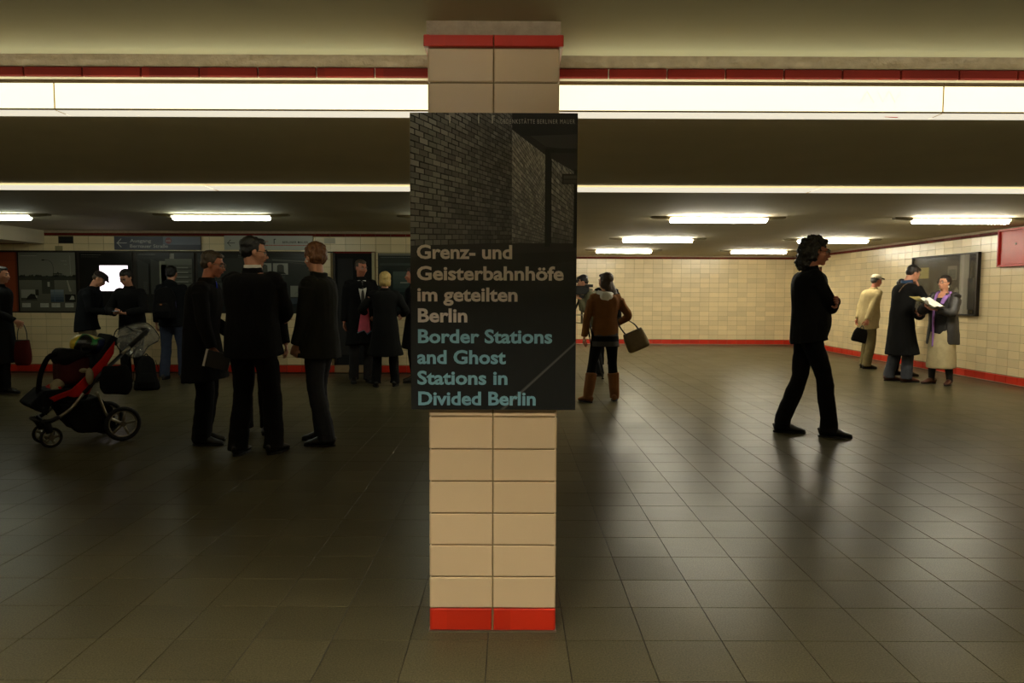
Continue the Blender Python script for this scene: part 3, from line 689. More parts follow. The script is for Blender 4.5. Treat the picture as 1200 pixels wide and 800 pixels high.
# ------------------------------------------------------------------ people
PEND = []   # (object, voxel, smooth, noise amplitude, extra MB)
def vol(mb, name, mats, parent, voxel, smooth=3, amp=0, extra=None, label=None, paint=None, nscale=(9,9,4)):
    o = mb.build(name, mats, parent, smooth=True, label=label)
    r = o.modifiers.new('remesh', 'REMESH'); r.mode = 'VOXEL'; r.voxel_size = voxel; r.use_smooth_shade = True
    s = o.modifiers.new('smooth', 'SMOOTH'); s.factor = .5; s.iterations = smooth
    PEND.append((o, amp, extra, paint, nscale)); return o
def finalize():
    dg = bpy.context.evaluated_depsgraph_get(); new = []
    for (o, amp, extra, paint, ns) in PEND: new.append(bpy.data.meshes.new_from_object(o.evaluated_get(dg)))
    for (o, amp, extra, paint, ns), me in zip(PEND, new):
        o.modifiers.clear(); nm = o.data.name; mats = [m for m in o.data.materials]
        n = len(me.vertices)
        if amp and n:
            a = np.empty(n*3); me.vertices.foreach_get('co', a); a = a.reshape(-1,3)
            nn = np.empty(n*3); me.vertices.foreach_get('normal', nn); nn = nn.reshape(-1,3)
            sd = random.random()*50
            d = np.array([noise.noise((p[0]*ns[0]+sd, p[1]*ns[1], p[2]*ns[2]))+.4*noise.noise((p[0]*ns[0]*2.3, p[1]*ns[1]*2.3+sd, p[2]*ns[2]*2.3)) for p in a])
            me.vertices.foreach_set('co', (a+nn*(d*amp)[:,None]).ravel())
        if extra is not None and extra.v:
            bm = bmesh.new(); bm.from_mesh(me); vs = [bm.verts.new(p) for p in extra.v]
            for f, m in zip(extra.f, extra.m):
                try: q = bm.faces.new([vs[i] for i in f]); q.smooth = True; q.material_index = m
                except ValueError: pass
            bm.to_mesh(me); bm.free()
        me.materials.clear()
        for m in mats: me.materials.append(m)
        if paint:
            for f in me.polygons: f.material_index = paint(f.center)
        me.polygons.foreach_set('use_smooth', [True]*len(me.polygons)); me.update()
        o.data = me; me.name = nm
def nrm(v): v = np.array(v, float); return v/(np.linalg.norm(v)+1e-9)
def ik(a, b, l1, l2, pole):
    """joint between a and b; returns (joint, end)"""
    a, b = V(*a), V(*b); d = b-a; L = np.linalg.norm(d); u = d/(L+1e-9)
    if L > (l1+l2)*.995: L = (l1+l2)*.995; b = a+u*L
    x = (l1*l1-l2*l2+L*L)/(2*L); h = math.sqrt(max(l1*l1-x*x, 0)); p = V(*pole); p = nrm(p-u*(p@u))
    return a+u*x+p*h, b
def hand(mb, wrist, d, nrm_, curl=.5, s=1.0, left=False, m=0):
    """palm, four fingers of different length and a thumb; d = direction, nrm_ = palm side"""
    d = nrm(d); nn = nrm(np.array(nrm_)-d*(np.array(nrm_)@d)); sd = np.cross(d, nn)*(1 if left else -1)
    w = V(*wrist)
    mb.loft([w-d*.015*s, w+d*.02*s, w+d*.06*s, w+d*.088*s], [.024*s,.036*s,.041*s,.037*s], [.018*s,.015*s,.013*s,.011*s], side=sd, n=10, m=m)
    for i, (off, ln) in enumerate(((.029,.070),(.010,.080),(-.010,.074),(-.028,.058))):
        p = w+d*.083*s+sd*off*s; dd = d.copy(); pts = [p-d*.01*s]; c = curl*(1+.12*i)
        for k, f in enumerate((.45,.32,.23)):
            a = c*(.75 if k == 0 else .9); dd = nrm(dd*math.cos(a)+nn*math.sin(a)); q = pts[-1]+dd*ln*f*s*(1.1 if k == 0 else 1); pts.append(q)
            # rotate the normal with the finger
            nn2 = nrm(nn-dd*(nn@dd)); nn_save = nn; nn = nn2
        nn = nrm(np.array(nrm_)-d*(np.array(nrm_)@d))
        mb.loft(pts, [.0085*s,.0085*s,.0078*s,.0058*s], side=sd, n=7, m=m)
    p = w+d*.03*s+sd*.03*s
    mb.loft([p-sd*.012*s, p+nrm(d*.6+sd*.8+nn*.3)*.035*s, p+nrm(d*.9+sd*.65+nn*.5)*.066*s, p+nrm(d*1.1+sd*.4+nn*.8)*.088*s], [.013*s,.0115*s,.0095*s,.007*s], side=nn, n=7, m=m)
def head_mb(mb, hc, hx, hy, hz, s, m=0):
    P = lambda x, y, z: V(*hc)+s*(V(*hx)*x+V(*hy)*y+V(*hz)*z); A = [hx, hy, hz]
    E = lambda c, r: mb.ell(P(*c), np.array(r)*s, A, 16, m)
    E((0,-.014,.032), (.075,.094,.085)); E((0,.028,-.022), (.063,.064,.078)); E((0,.022,-.065), (.050,.056,.042)); E((0,.062,-.088), (.026,.024,.024))
    E((0,.074,.026), (.052,.018,.013)); E((.04,.06,-.022), (.024,.024,.02)); E((-.04,.06,-.022), (.024,.024,.02))
    mb.loft([P(0,.082,.016), P(0,.096,-.008), P(0,.112,-.030), P(0,.086,-.036)], np.array([.008,.010,.015,.011])*s, side=hx, n=8, m=m)
    E((.012,.094,-.032), (.010,.010,.008)); E((-.012,.094,-.032), (.010,.010,.008)); E((0,.086,-.058), (.024,.013,.010))
    for e in (-1, 1): E((e*.077,-.006,-.004), (.010,.019,.032)); E((e*.075,0,-.026), (.008,.010,.012))
def person(label, x, y, heading, H, coat=None, legs=None, shoes='black', skin='skin', hair=None, pose=None, group=None, voxel=None, face=True):
    pose = pose or {}; s = H/1.80; root = empty('person', (x, y, 0), R(heading-90), label, 'person')
    dist = math.hypot(x, y); vx = voxel or max(.0075, min(.013, dist*.00115))
    g = lambda k, d: pose.get(k, d)
    lean, twist, side = R(g('lean', 2)), R(g('twist', 0)), R(g('side', 0))
    px, py = g('pelvis', (0, 0)); drop = g('drop', .0)
    wid = g('w', 1.0)      # build
    pel = V(px, py, .965*s-drop)
    sp_ = nrm(V(math.sin(side), math.sin(lean)*math.cos(side), math.cos(lean)*math.cos(side)))
    at = lambda t: pel+sp_*t*s
    hump = g('hump', 0)*V(0, 1, 0)
    sx = V(math.cos(twist), math.sin(twist), 0); sx = nrm(sx-sp_*(sx@sp_)); sy = np.cross(sp_, sx)
    shc = at(.485)+hump*s; nb = at(.545)+hump*s*1.2
    # head frame
    yaw, pit, roll = R(g('yaw', 0)), R(g('pitch', 3)), R(g('roll', 0))
    hy = V(-math.sin(yaw)*math.cos(pit), math.cos(yaw)*math.cos(pit), -math.sin(pit)); hx = V(math.cos(yaw), math.sin(yaw), 0); hz = np.cross(hx, hy)
    hx, hz = hx*math.cos(roll)+hz*math.sin(roll), hz*math.cos(roll)-hx*math.sin(roll)
    hc = nb+sp_*.075*s+hz*.085*s+V(0,1,0)*g('headf', .02)*s
    hs = s*g('headsize', 1.0)
    # limbs
    legL = {}
    for e, k in ((-1, 'L'), (1, 'R')):
        f = g('foot'+k, (e*.10, 0, e*-8)); lift = f[3] if len(f) > 3 else 0
        hip = pel+V(e*.088*s, 0, -.02*s); ta = R(f[2]); fd = V(-math.sin(ta), math.cos(ta), 0)
        ank = V(f[0], f[1], .085*s+lift); knee, ank = ik(hip, ank, .430*s, .437*s, g('pole'+k, (e*.12, 1, 0)))
        legL[k] = (hip, knee, ank, fd, e, lift)
    arms = {}
    for e, k in ((-1, 'L'), (1, 'R')):
        sh = shc+sx*e*.178*s*wid-sp_*.02*s
        t = g('hand'+k, (e*.25*s, .03, .80*s)); pole = g('elbow'+k, (e*.5, -1, -.2))
        el, wr = ik(sh, t, .285*s, .255*s, pole); arms[k] = (sh, el, wr, e)
    # ---- the body, one continuous surface
    b = MB()
    TT = (-.07, 0, .10, .20, .32, .42, .49, .545); RX = (.135,.16,.148,.135,.158,.172,.150,.062); RY = (.10,.112,.102,.098,.112,.108,.085,.058)
    ctr = [at(t)+hump*s*max(0, t-.15)*1.8 for t in TT]
    b.loft(ctr, np.array(RX)*s*wid, np.array(RY)*s*wid, side=sx, n=16, sub=2)
    b.loft([nb-sp_*.04*s, nb+sp_*.02*s, hc-hz*.06*s-hy*.02*s, hc-hz*.01*s-hy*.02*s], np.array([.062,.055,.054,.05])*s*g('neck', 1), side=sx, n=12)
    head_mb(b, hc, hx, hy, hz, hs)
    for k, (hip, knee, ank, fd, e, lift) in legL.items():
        b.loft([hip+V(0,0,.05*s), hip-V(0,0,.03), hip*.5+knee*.5, knee, knee*.65+ank*.35, ank, ank-V(0,0,.03*s)], np.array([.09,.088,.076,.056,.055,.038,.038])*s*wid, side=(1,0,0), n=12, sub=2)
        b.loft([ank-fd*.04*s-V(0,0,.045*s), ank+fd*.03*s-V(0,0,.045*s), ank+fd*.12*s-V(0,0,.060*s)], [.028*s,.030*s,.026*s], [.024*s,.024*s,.012*s], side=np.cross(fd,(0,0,1)), n=10)
    ex = MB(); wristinfo = {}
    for k, (sh, el, wr, e) in arms.items():
        b.loft([sh-sx*e*.06*s, sh, sh*.5+el*.5, el, el*.6+wr*.4, wr, wr+nrm(wr-el)*.012*s], np.array([.052,.054,.046,.039,.038,.026,.024])*s, side=sx, n=12, sub=2)
        d = g('hdir'+k, None); d = nrm(wr-el) if d is None else nrm(d); pn = g('palm'+k, (-e, .25, 0))
        hand(ex, wr+nrm(wr-el)*.008*s, d, pn, g('curl'+k, .45), s*.98, left=(k == 'L')); wristinfo[k] = (wr, d)
    vol(b, 'body', [M[skin]], root, vx, 2, 0, ex)
    # ---- face details
    P = lambda a, c, z: hc+hs*(hx*a+hy*c+hz*z)
    if face:
        for e in (-1, 1):
            q = MB(); q.ell(P(e*.031,.079,.003), [.0115*hs]*3, [hx,hy,hz], 12)
            q.m = [1 if (np.mean([q.v[i] for i in f], axis=0)-P(e*.031,.080,.004))@hy > .0098*hs else 0 for f in q.f]
            q.build('eye', [M['eye_white'], M['iris']], root, smooth=True)
            if hair:
                q = MB(); q.loft([P(e*.014,.094,.022), P(e*.032,.092,.029), P(e*.05,.078,.022)], [.006*hs,.006*hs,.004*hs], [.004*hs]*3, side=hz, n=6, sub=2); q.build('eyebrow', hair[1], root, smooth=True)
        q = MB(); q.loft([P(-.022,.090,-.057), P(-.01,.099,-.055), P(.01,.099,-.055), P(.022,.090,-.057)], [.003*hs,.006*hs,.006*hs,.003*hs], side=hz, n=6, sub=2); q.build('mouth', M['lips'], root, smooth=True)
    # ---- hair
    if hair:
        st, hm = hair[0], hair[1]; q = MB(); A = [hx,hy,hz]; E = lambda c, r: q.ell(P(*c), np.array(r)*hs, A, 16)
        amp = .006
        if st in ('short', 'thin', 'bushy', 'crop'):
            k = {'short':1.0,'thin':.93,'bushy':1.13,'crop':.96}[st]
            E((0,-.030,.050), (.083*k,.092*k,.080*k)); E((0,-.052,.0), (.076*k,.062*k,.065*k)); E((0,.030,.088), (.058*k,.050*k,.030*k))
            for e in (-1,1): E((e*.066,-.012,.030), (.016*k,.040*k,.042*k))
            if st == 'bushy': E((0,-.02,.075), (.08,.09,.072)); amp = .014
        elif st == 'bob':
            E((0,-.028,.045), (.092,.100,.086)); E((0,-.045,-.035), (.088,.072,.085)); 
            for e in (-1,1): E((e*.07,.0,-.03), (.024,.05,.08))
            E((0,.045,.085), (.06,.045,.03))
        elif st == 'curly_long':
            E((0,-.034,.050), (.097,.108,.090)); E((0,-.085,-.015), (.094,.072,.110)); E((0,-.095,-.100), (.088,.062,.070)); E((0,.04,.09), (.055,.045,.03))
            for e in (-1,1): E((e*.07,-.035,-.02), (.026,.045,.07))
            amp = .020
        elif st == 'long':
            E((0,-.028,.042), (.088,.100,.086)); E((0,-.06,-.06), (.078,.050,.12)); E((0,.05,.082), (.055,.04,.028))
            for e in (-1,1): E((e*.066,-.01,-.03), (.024,.045,.08))
            tl = g('tail', None)
            if tl: q.loft([P(.02,-.06,0), P(*tl[0]), P(*tl[1]), P(*tl[2])], np.array([.06,.055,.045,.014])*hs, np.array([.03,.028,.022,.01])*hs, side=hx, n=10, sub=2)
        vol(q, 'hair', [hm], root, max(vx*.8, .007), 1, amp*hs, nscale=(38,38,26))
    out = dict(root=root, hc=hc, hx=hx, hy=hy, hz=hz, P=P, at=at, sx=sx, sy=sy, sp=sp_, arms=arms, legs=legL, s=s, vx=vx, nb=nb, hs=hs, shc=shc, hump=hump)
    # ---- trousers / skirt
    lg = legs or dict(m=M['black'])
    b = MB(); st = lg.get('style', 'trousers'); fat = lg.get('fat', 1.0); cuff = lg.get('cuff', .045)
    if st != 'none':
        b.loft([at(-.09), at(-.02), at(.05), at(.10)], np.array([.12,.168,.168,.155])*s*wid, np.array([.10,.122,.122,.112])*s*wid, side=(1,0,0), n=16, sub=2)
        for k, (hip, knee, ank, fd, e, lift) in legL.items():
            rr_ = {'trousers':[.100,.100,.089,.074,.076,.074,.078], 'tights':[.094,.092,.078,.060,.062,.047,.046]}[st]
            end = V(ank[0], ank[1], cuff+lift) if st == 'trousers' else ank-V(0,0,.03)
            b.loft([hip+V(0,0,.06*s), hip-V(0,0,.03), hip*.5+knee*.5, knee, knee*.6+ank*.4, ank+V(0,0,.04), end-fd*.005], np.array(rr_)*s*fat, side=(1,0,0), n=14, sub=3)
        vol(b, 'trousers' if st == 'trousers' else 'leggings', [lg['m']], root, vx, 3, .007*s if st == 'trousers' else .002, nscale=(7,7,11), label=lg.get('label'))
    # ---- shoes
    for k, (hip, knee, ank, fd, e, lift) in legL.items():
        if shoes == 'none': break
        sm = shoes if not isinstance(shoes, str) else M['leather_black']
        z0 = lift; sdv = np.cross(fd, (0,0,1)); q = MB(); c0 = V(ank[0], ank[1], z0)
        fl = lambda a, z: c0+fd*a*s+V(0,0,z*s)
        q.loft([fl(-.085,.045), fl(-.06,.052), fl(0,.058), fl(.06,.050), fl(.12,.036), fl(.17,.028), fl(.195,.022)], np.array([.022,.036,.040,.045,.048,.040,.018])*s, np.array([.035,.045,.052,.042,.028,.020,.012])*s, side=sdv, n=14, sub=2)
        q.v = [(v[0], v[1], max(v[2], z0+.012)) for v in q.v]
        if g('ankle_boot', False): q.loft([c0+V(0,0,.04), ank+V(0,0,.04*s), ank+V(0,0,.10*s)], [.045*s,.05*s,.052*s], side=sdv, n=12)
        so = q.build('shoe', sm, root, smooth=True)
        q = MB(); n = 18; pts = []
        for i in range(n):
            t = 2*math.pi*i/n; a = .056+.145*math.cos(t); wd = .046*math.sin(t)*(1+.12*math.cos(t)); pts.append(c0+fd*a*s+sdv*wd*s+V(0,0,z0*0))
        q.prism(pts, (0,0,.016*s)); q.build('sole', M['rubber'], so)
    # ---- coat
    if coat:
        m = coat['m']; k = coat.get('bulk', 1.0); hem = coat.get('hem', .80)*s; fl = coat.get('flare', 1.0); o = .028*k
        fm = (legL['L'][2]+legL['R'][2])/2; hm_ = (legL['L'][1]+legL['R'][1])/2
        tb = (hem-pel[2])/s
        C = []; A_ = []; B_ = []
        if tb < -.06:
            u = min(1, -tb/.5); cc = at(0)*(1-u)+V(hm_[0], hm_[1], 0)*u; cc = V(cc[0]+coat.get('hx', 0), cc[1]+coat.get('hy', 0), hem)
            st_w = abs(legL['L'][1][0]-legL['R'][1][0])*.5*u
            C.append(cc); A_.append((.168*fl+o)*wid+st_w/s*.35); B_.append((.135*fl+o)*wid)
            C.append((cc+at(0))/2); A_.append((.170*(1+fl)/2+o)*wid); B_.append((.13*(1+fl)/2+o)*wid)
            lo = -.01
        else: lo = tb
        for t, ra, rb_ in ((-.03,.165,.118),(.05,.165,.12),(.13,.155,.115),(.22,.150,.115),(.32,.166,.122),(.42,.182,.122),(.485,.168,.104),(.525,.115,.085)):
            if t < lo-.001: continue
            if t > lo and not C: C.append(at(lo)); A_.append((.165*fl+o)*wid); B_.append((.12*fl+o)*wid)
            bel = coat.get('belly', 0)*math.exp(-((t-.1)/.14)**2)
            C.append(at(t)+hump*s*max(0, t-.15)*1.8+sy*bel*.5*s); A_.append((ra+o*(1 if t < .5 else .5))*wid); B_.append((rb_+o*(1 if t < .5 else .5))*wid+bel*.5)
        b = MB(); b.loft(C, np.array(A_)*s, np.array(B_)*s, side=sx, n=22, sub=3, power=2.15)
        if coat.get('collar', True):
            b.loft([nb-sp_*.045*s, nb+sp_*.005*s-sy*.008*s, nb+sp_*.035*s-sy*.012*s], np.array([.098,.082,.078])*s, np.array([.088,.075,.072])*s, side=sx, n=16)
        sr = coat.get('sleeve', 1.0); slv = coat.get('slv', .98)
        for kk, (sh, el, wr, e) in arms.items():
            w2 = el+(wr-el)*slv
            b.loft([sh-sx*e*.08*s, sh+V(0,0,.002), sh*.55+el*.45, el, el*.5+w2*.5, w2], (np.array([.060,.070,.060,.054,.050,.043])+(.012*(k-.6)))*s*sr, side=sx, n=14, sub=3)
        for kk, (sh, el, wr, e) in arms.items(): b.ell(sh-sx*e*.022*s+sp_*.0*s, np.array([.082,.080,.078])*s*(1+.25*(k-1)), [sx, sy, sp_], 14)
        if coat.get('hood'):
            b.ell(nb-sy*.075*s-sp_*.005*s, np.array([.115,.07,.075])*s, [sx,sy,sp_], 16)
        nm = coat.get('name', 'coat')
        vol(b, nm, coat.get('mats', [m]), root, vx*1.1, 2, coat.get('amp', .008)*s, label=coat.get('label'), paint=coat.get('paint'))
        if coat.get('shirt'):    # V opening with shirt and tie in front
            pass
    return out
def wpt(p, q):
    """local point of a person -> world"""
    a = p['root'].rotation_euler.z; c, s_ = math.cos(a), math.sin(a); l = p['root'].location
    return V(l.x+q[0]*c-q[1]*s_, l.y+q[0]*s_+q[1]*c, q[2])
def glasses(p, m):
    b = MB(); P, hx, hy, hz, hs = p['P'], p['hx'], p['hy'], p['hz'], p['hs']
    for e in (-1, 1):
        b.torus(P(e*.033,.100,.002), hy, .022*hs, .0022*hs, n=16, k=5)
        b.loft([P(e*.055,.098,.006), P(e*.076,.07,.008), P(e*.080,-.005,.006)], [.0025*hs]*3, side=hz, n=5)
    b.loft([P(-.012,.103,.006), P(.012,.103,.006)], [.002*hs]*2, side=hz, n=5)
    return b.build('glasses', m, p['root'], smooth=True)
def flatcap(p, m, base=False, m2=None):
    P, hx, hy, hz, hs = p['P'], p['hx'], p['hy'], p['hz'], p['hs']; b = MB(); A = [hx,hy,hz]
    if base:
        b.ell(P(0,-.012,.062), np.array([.084,.102,.070])*hs, A, 18)
        c = b.build('cap', m, p['root'], smooth=True)
        v = MB(); v.loft([P(0,.060,.058), P(0,.11,.055), P(0,.155,.042)], [.075*hs,.066*hs,.030*hs], [.008*hs,.006*hs,.003*hs], side=hx, n=14, sub=2); v.build('visor', m2 or m, p['root'], smooth=True, label='dark visor of the cap'); return
    b.ell(P(0,.0,.075), np.array([.092,.112,.046])*hs, A, 18); b.ell(P(0,.06,.055), np.array([.076,.066,.022])*hs, A, 16); b.ell(P(0,-.03,.06), np.array([.088,.085,.05])*hs, A, 16)
    b.loft([P(0,.085,.045), P(0,.125,.032), P(0,.148,.020)], [.07*hs,.058*hs,.03*hs], [.009*hs,.007*hs,.004*hs], side=hx, n=12, sub=2)
    vol(b, 'cap', [m], p['root'], .007, 1, 0)
def strap(p, pts, wd, m, name='strap', parent=None, th=.004, side=(0,1,0)):
    b = MB(); b.loft(pts, [wd]*len(pts), [th]*len(pts), side=side, n=8, sub=4); return b.build(name, m, parent or p['root'], smooth=True)
M['leather_black'] = mat('black_leather', (24,22,20), .35, var=.1)
M['leather_brown'] = mat('brown_shoe_leather', (74,40,28), .35, var=.15)
def cloth(name, rgb, rough=.92, var=.12, sheen=.0, bump=.15): return mat(name, rgb, rough, var=var, vscale=14, bump=bump, bscale=90, sheen=sheen, spec=.2)
C_ = {k: cloth('cloth_'+k, v) for k, v in dict(black=(13,12,12), coal=(17,16,15), ink=(15,17,20), olive=(26,25,18), jeans=(56,62,80), greyjeans=(62,64,70), darkjeans=(36,38,44), navy=(20,23,32), beige=(164,146,104),
    khaki=(112,100,66), pale=(150,140,112), cream=(178,164,128), lilac=(146,108,176), white=(216,210,198), grey=(74,70,68), brown=(118,76,40), tan=(128,84,50), drab=(116,112,86), charcoal=(44,42,42), red=(170,26,20), maroon=(92,16,16), blue=(40,60,190), pink=(206,92,110), lightblue=(140,170,190)).items()}
HR = {k: mat('hair_'+k, v, .5, var=.3, vscale=60, bump=.6, bscale=120, stretch=(1,1,.25)) for k, v in dict(black=(16,13,11), dark=(26,19,14), brown=(112,70,38), grey=(92,80,64), ash=(70,56,42), blonde=(196,164,98), salt=(60,56,50), longbrown=(66,46,30)).items()}
BL, CO, INK = C_['black'], C_['coal'], C_['ink']

# --- the group on the left
p1 = person('person in long black coat cut by the left picture edge, red bag in hand', -6.72, 9.64, 10, 1.67, dict(m=BL, hem=.42, flare=1.15), dict(m=BL), hair=('short', HR['dark']),
    pose=dict(handR=(.17,.26,.95), palmR=(-1,0,0), curlR=1.0, elbowR=(.4,-1,-.6), footL=(-.1,-.06,5), footR=(.1,.08,-5)))
p2 = person('man in dark flat cap and black jacket, looking down at his phone', -6.30, 10.88, 8, 1.66, dict(m=INK, hem=.82, bulk=1.3, flare=1.1), dict(m=C_['pale'], label='light trousers'), hair=('thin', HR['ash']),
    pose=dict(lean=6, hump=.05, pitch=32, headf=.05, handR=(.10,.36,1.03), handL=(-.08,.34,1.02), palmR=(-.4,0,1), palmL=(.4,0,1), curlR=.7, curlL=.7, hdirR=(-.3,1,.1), hdirL=(.3,1,.1), elbowR=(.6,-.6,-1), elbowL=(-.6,-.6,-1)))
flatcap(p2, cloth('cap_dark', (44,36,34)))
p3 = person('dark-haired man in black looking down at a phone, in front of the glowing screen', -5.36, 10.39, 268, 1.66, dict(m=BL, hem=.78, bulk=1.25), dict(m=BL), hair=('short', HR['dark']),
    pose=dict(lean=4, hump=.02, pitch=30, headf=.05, handR=(.075,.30,1.04), handL=(-.075,.30,1.04), palmR=(-.4,0,1), palmL=(.4,0,1), curlR=.7, curlL=.7, hdirR=(-.7,.8,.1), hdirL=(.7,.8,.1), elbowR=(1,-.3,-.6), elbowL=(-1,-.3,-.6)))
p4 = person('backpacker in hooded black jacket and jeans seen from behind, facing the panels', -5.18, 11.2, 92, 1.74, dict(m=INK, hem=.86, bulk=1.3, hood=True), dict(m=C_['jeans'], fat=1.05), shoes=C_['grey'], hair=('short', HR['black']),
    pose=dict(handR=(.2,.25,1.02), handL=(-.26,.05,.82), footL=(-.13,0,6), footR=(.11,.12,-6)))
p5 = person('grey-haired man in long black coat holding a notebook, left of the man with glasses', -2.72, 6.42, 4, 1.70, dict(m=BL, hem=.60, bulk=1.25, flare=1.22), dict(m=BL, fat=1.12), hair=('short', HR['ash']), skin='skin_dark',
    pose=dict(lean=4, hump=.03, pitch=12, headf=.03, handR=(.20,.17,.80), palmR=(-1,0,0), curlR=1.0, hdirR=(-.1,.5,-.8), elbowR=(.4,-1,0), handL=(-.2,.2,.95), footL=(-.1,-.03,4), footR=(.09,.02,-4)))
p6 = person('tall man with glasses and white collar seen from behind, centre of the left group', -2.11, 5.98, 78, 1.79, dict(m=BL, hem=.83, bulk=1.35, flare=1.02), dict(m=BL, fat=1.08), hair=('short', HR['black']),
    pose=dict(yaw=-52, pitch=8, headf=.0, w=1.13, handR=(.0,.22,1.08), handL=(.06,.26,1.15), elbowR=(1.3,.15,-.7), elbowL=(-1,.0,-.8), palmR=(0,-1,0), palmL=(0,-1,0), curlR=.6, footL=(-.13,-.03,8), footR=(.13,.08,-6)))
p7 = person('person in dark hooded jacket almost hidden behind the man with glasses', -2.42, 6.95, 272, 1.68, dict(m=CO, hem=.80, bulk=1.15, hood=True), dict(m=BL, fat=1.1), hair=('short', HR['dark']),
    pose=dict(handL=(-.30,.06,.82), elbowL=(-.2,-1,0), handR=(.2,.1,.85), footL=(-.1,0,6), footR=(.12,0,-6)))
p8 = person('reddish-brown haired man in dark olive jacket and jeans, turned to the left', -1.66, 6.42, 168, 1.76, dict(m=C_['olive'], hem=.79, bulk=1.35, flare=1.1), dict(m=C_['darkjeans'], fat=1.02, label='dark blue jeans'), hair=('bushy', HR['brown']),
    pose=dict(lean=1, yaw=-26, pitch=8, handL=(-.20,.14,.88), handR=(.20,.16,.88), elbowL=(-.7,-.9,0), elbowR=(.7,-.9,0), pelvis=(0,.02), footL=(-.09,-.07,8), footR=(.12,.07,2), palmL=(1,0,0), curlL=.9))
p9 = person('balding man in black overcoat, white shirt and tie, talking to the blonde woman', -2.24, 10.92, 292, 1.83, dict(m=BL, hem=.55, bulk=1.15, flare=1.08), dict(m=C_['charcoal']), hair=('crop', HR['ash']), skin='skin_dark',
    pose=dict(yaw=22, pitch=8, handL=(-.2,.25,1.0), handR=(.26,.02,.82), footL=(-.1,.05,8), footR=(.11,0,-12)))
p10 = person('blonde woman in dark flared coat with a pink bag on her arm, seen from behind', -1.79, 10.4, 96, 1.64, dict(m=CO, hem=.50, bulk=1.2, flare=1.3), dict(m=BL), hair=('bob', HR['blonde']),
    pose=dict(yaw=8, handL=(-.24,.22,1.0), handR=(.24,.2,1.02), footL=(-.13,0,8), footR=(.13,.05,-8), elbowL=(-1,-.5,-.6)))
p11 = person('person in black half hidden by the left edge of the placard', -1.44, 11.0, 188, 1.72, dict(m=BL, hem=.52, flare=1.1), dict(m=BL), hair=('short', HR['dark']), skin='skin_dark',
    pose=dict(handL=(-.2,.28,1.02), handR=(.2,.28,1.0)))
# --- the people on the right
def sweater_paint(c): return 0
p12 = person('woman in brown leather jacket, striped sweater and tan boots seen from behind', 1.16, 9.06, 97, 1.60,
    dict(m=C_['brown'], hem=.92, bulk=.85, name='leather_jacket', amp=.01, slv=1.0), dict(m=BL, style='tights', fat=1.08), shoes=C_['tan'], hair=('long', HR['longbrown']),
    pose=dict(lean=1, yaw=38, pitch=2, twist=-4, headf=.0, w=.98, handL=(-.27,.05,.71), handR=(.22,.20,.96), elbowR=(1.0,-.7,-.6), elbowL=(-.6,-.3,0), palmL=(1,0,0), pelvis=(.0,0), footL=(-.22,-.05,28), footR=(.14,.05,-16), tail=[(.07,-.085,-.13),(.14,-.10,-.26),(.19,-.09,-.40)]))
p13 = person('camera operator in drab jacket bending to the video camera beside the placard', 1.42, 11.92, 182, 1.66, dict(m=C_['drab'], hem=.84, bulk=1.1), dict(m=BL), hair=('short', HR['black']),
    pose=dict(lean=14, hump=.05, pitch=18, headf=.06, handL=(-.07,.30,1.24), handR=(.10,.30,1.26), elbowL=(-.6,-.4,-1), elbowR=(.6,-.4,-1), curlL=.9, curlR=.9))
p14 = person('dark-haired person standing hidden behind the woman in the leather jacket', 1.72, 13.3, 80, 1.72, dict(m=BL, hem=.8), dict(m=BL), hair=('short', HR['black']))
p15 = person('long-haired man in black suit striding to the right with folded arms', 2.80, 6.92, -12, 1.86, dict(m=BL, hem=.86, bulk=1.15, flare=1.0, belly=.05, name='jacket'), dict(m=BL, fat=1.0), hair=('curly_long', HR['dark']), skin='skin_dark',
    pose=dict(lean=-1, hump=.02, yaw=0, pitch=6, headf=.03, headsize=1.06, handL=(.13,.215,1.27), handR=(-.12,.235,1.20), elbowL=(-.9,.5,-1), elbowR=(.9,.5,-1), hdirL=(1,-.1,.12), hdirR=(-1,.05,.1), palmL=(0,-1,0), palmR=(0,-1,0), curlL=.3, curlR=.35,
      drop=-.005, footL=(-.08,-.19,-4,.0), footR=(.08,.20,-4)))
p16 = person('elderly man in beige jacket, khaki trousers and pale cap near the right wall', 6.46, 13.3, 8, 1.71, dict(m=C_['beige'], hem=.76, bulk=1.25, flare=1.02, belly=.05, name='jacket', amp=.012), dict(m=C_['khaki'], fat=1.1), hair=('thin', HR['salt']), skin='skin_dark',
    pose=dict(lean=3, hump=.06, pitch=6, headf=.04, handR=(.16,-.14,.80), elbowR=(.5,-1,0), handL=(-.1,-.17,.80), curlR=.9, footL=(-.09,.02,3), footR=(.10,-.05,-3)))
flatcap(p16, mat('cap_pale', (196,184,156), .8), True, mat('cap_visor_dark', (52,46,40), .7))
p17 = person('man in ankle-length black coat and grey jeans, hand at his chin', 5.98, 11.26, 2, 1.80, dict(m=BL, hem=.42, bulk=1.2, flare=1.35), dict(m=C_['greyjeans'], fat=1.12, label='grey-blue jeans'), shoes=M['leather_brown'], hair=('short', HR['dark']), skin='skin',
    pose=dict(lean=4, hump=.03, pitch=28, headf=.045, handR=(.04,.23,1.46), hdirR=(-.4,-.2,1), palmR=(-.3,-1,0), elbowR=(.5,.3,-1), curlR=.8, handL=(-.1,.28,1.08), elbowL=(-.4,-.2,-1), footL=(-.09,-.1,3), footR=(.1,.06,-4)))
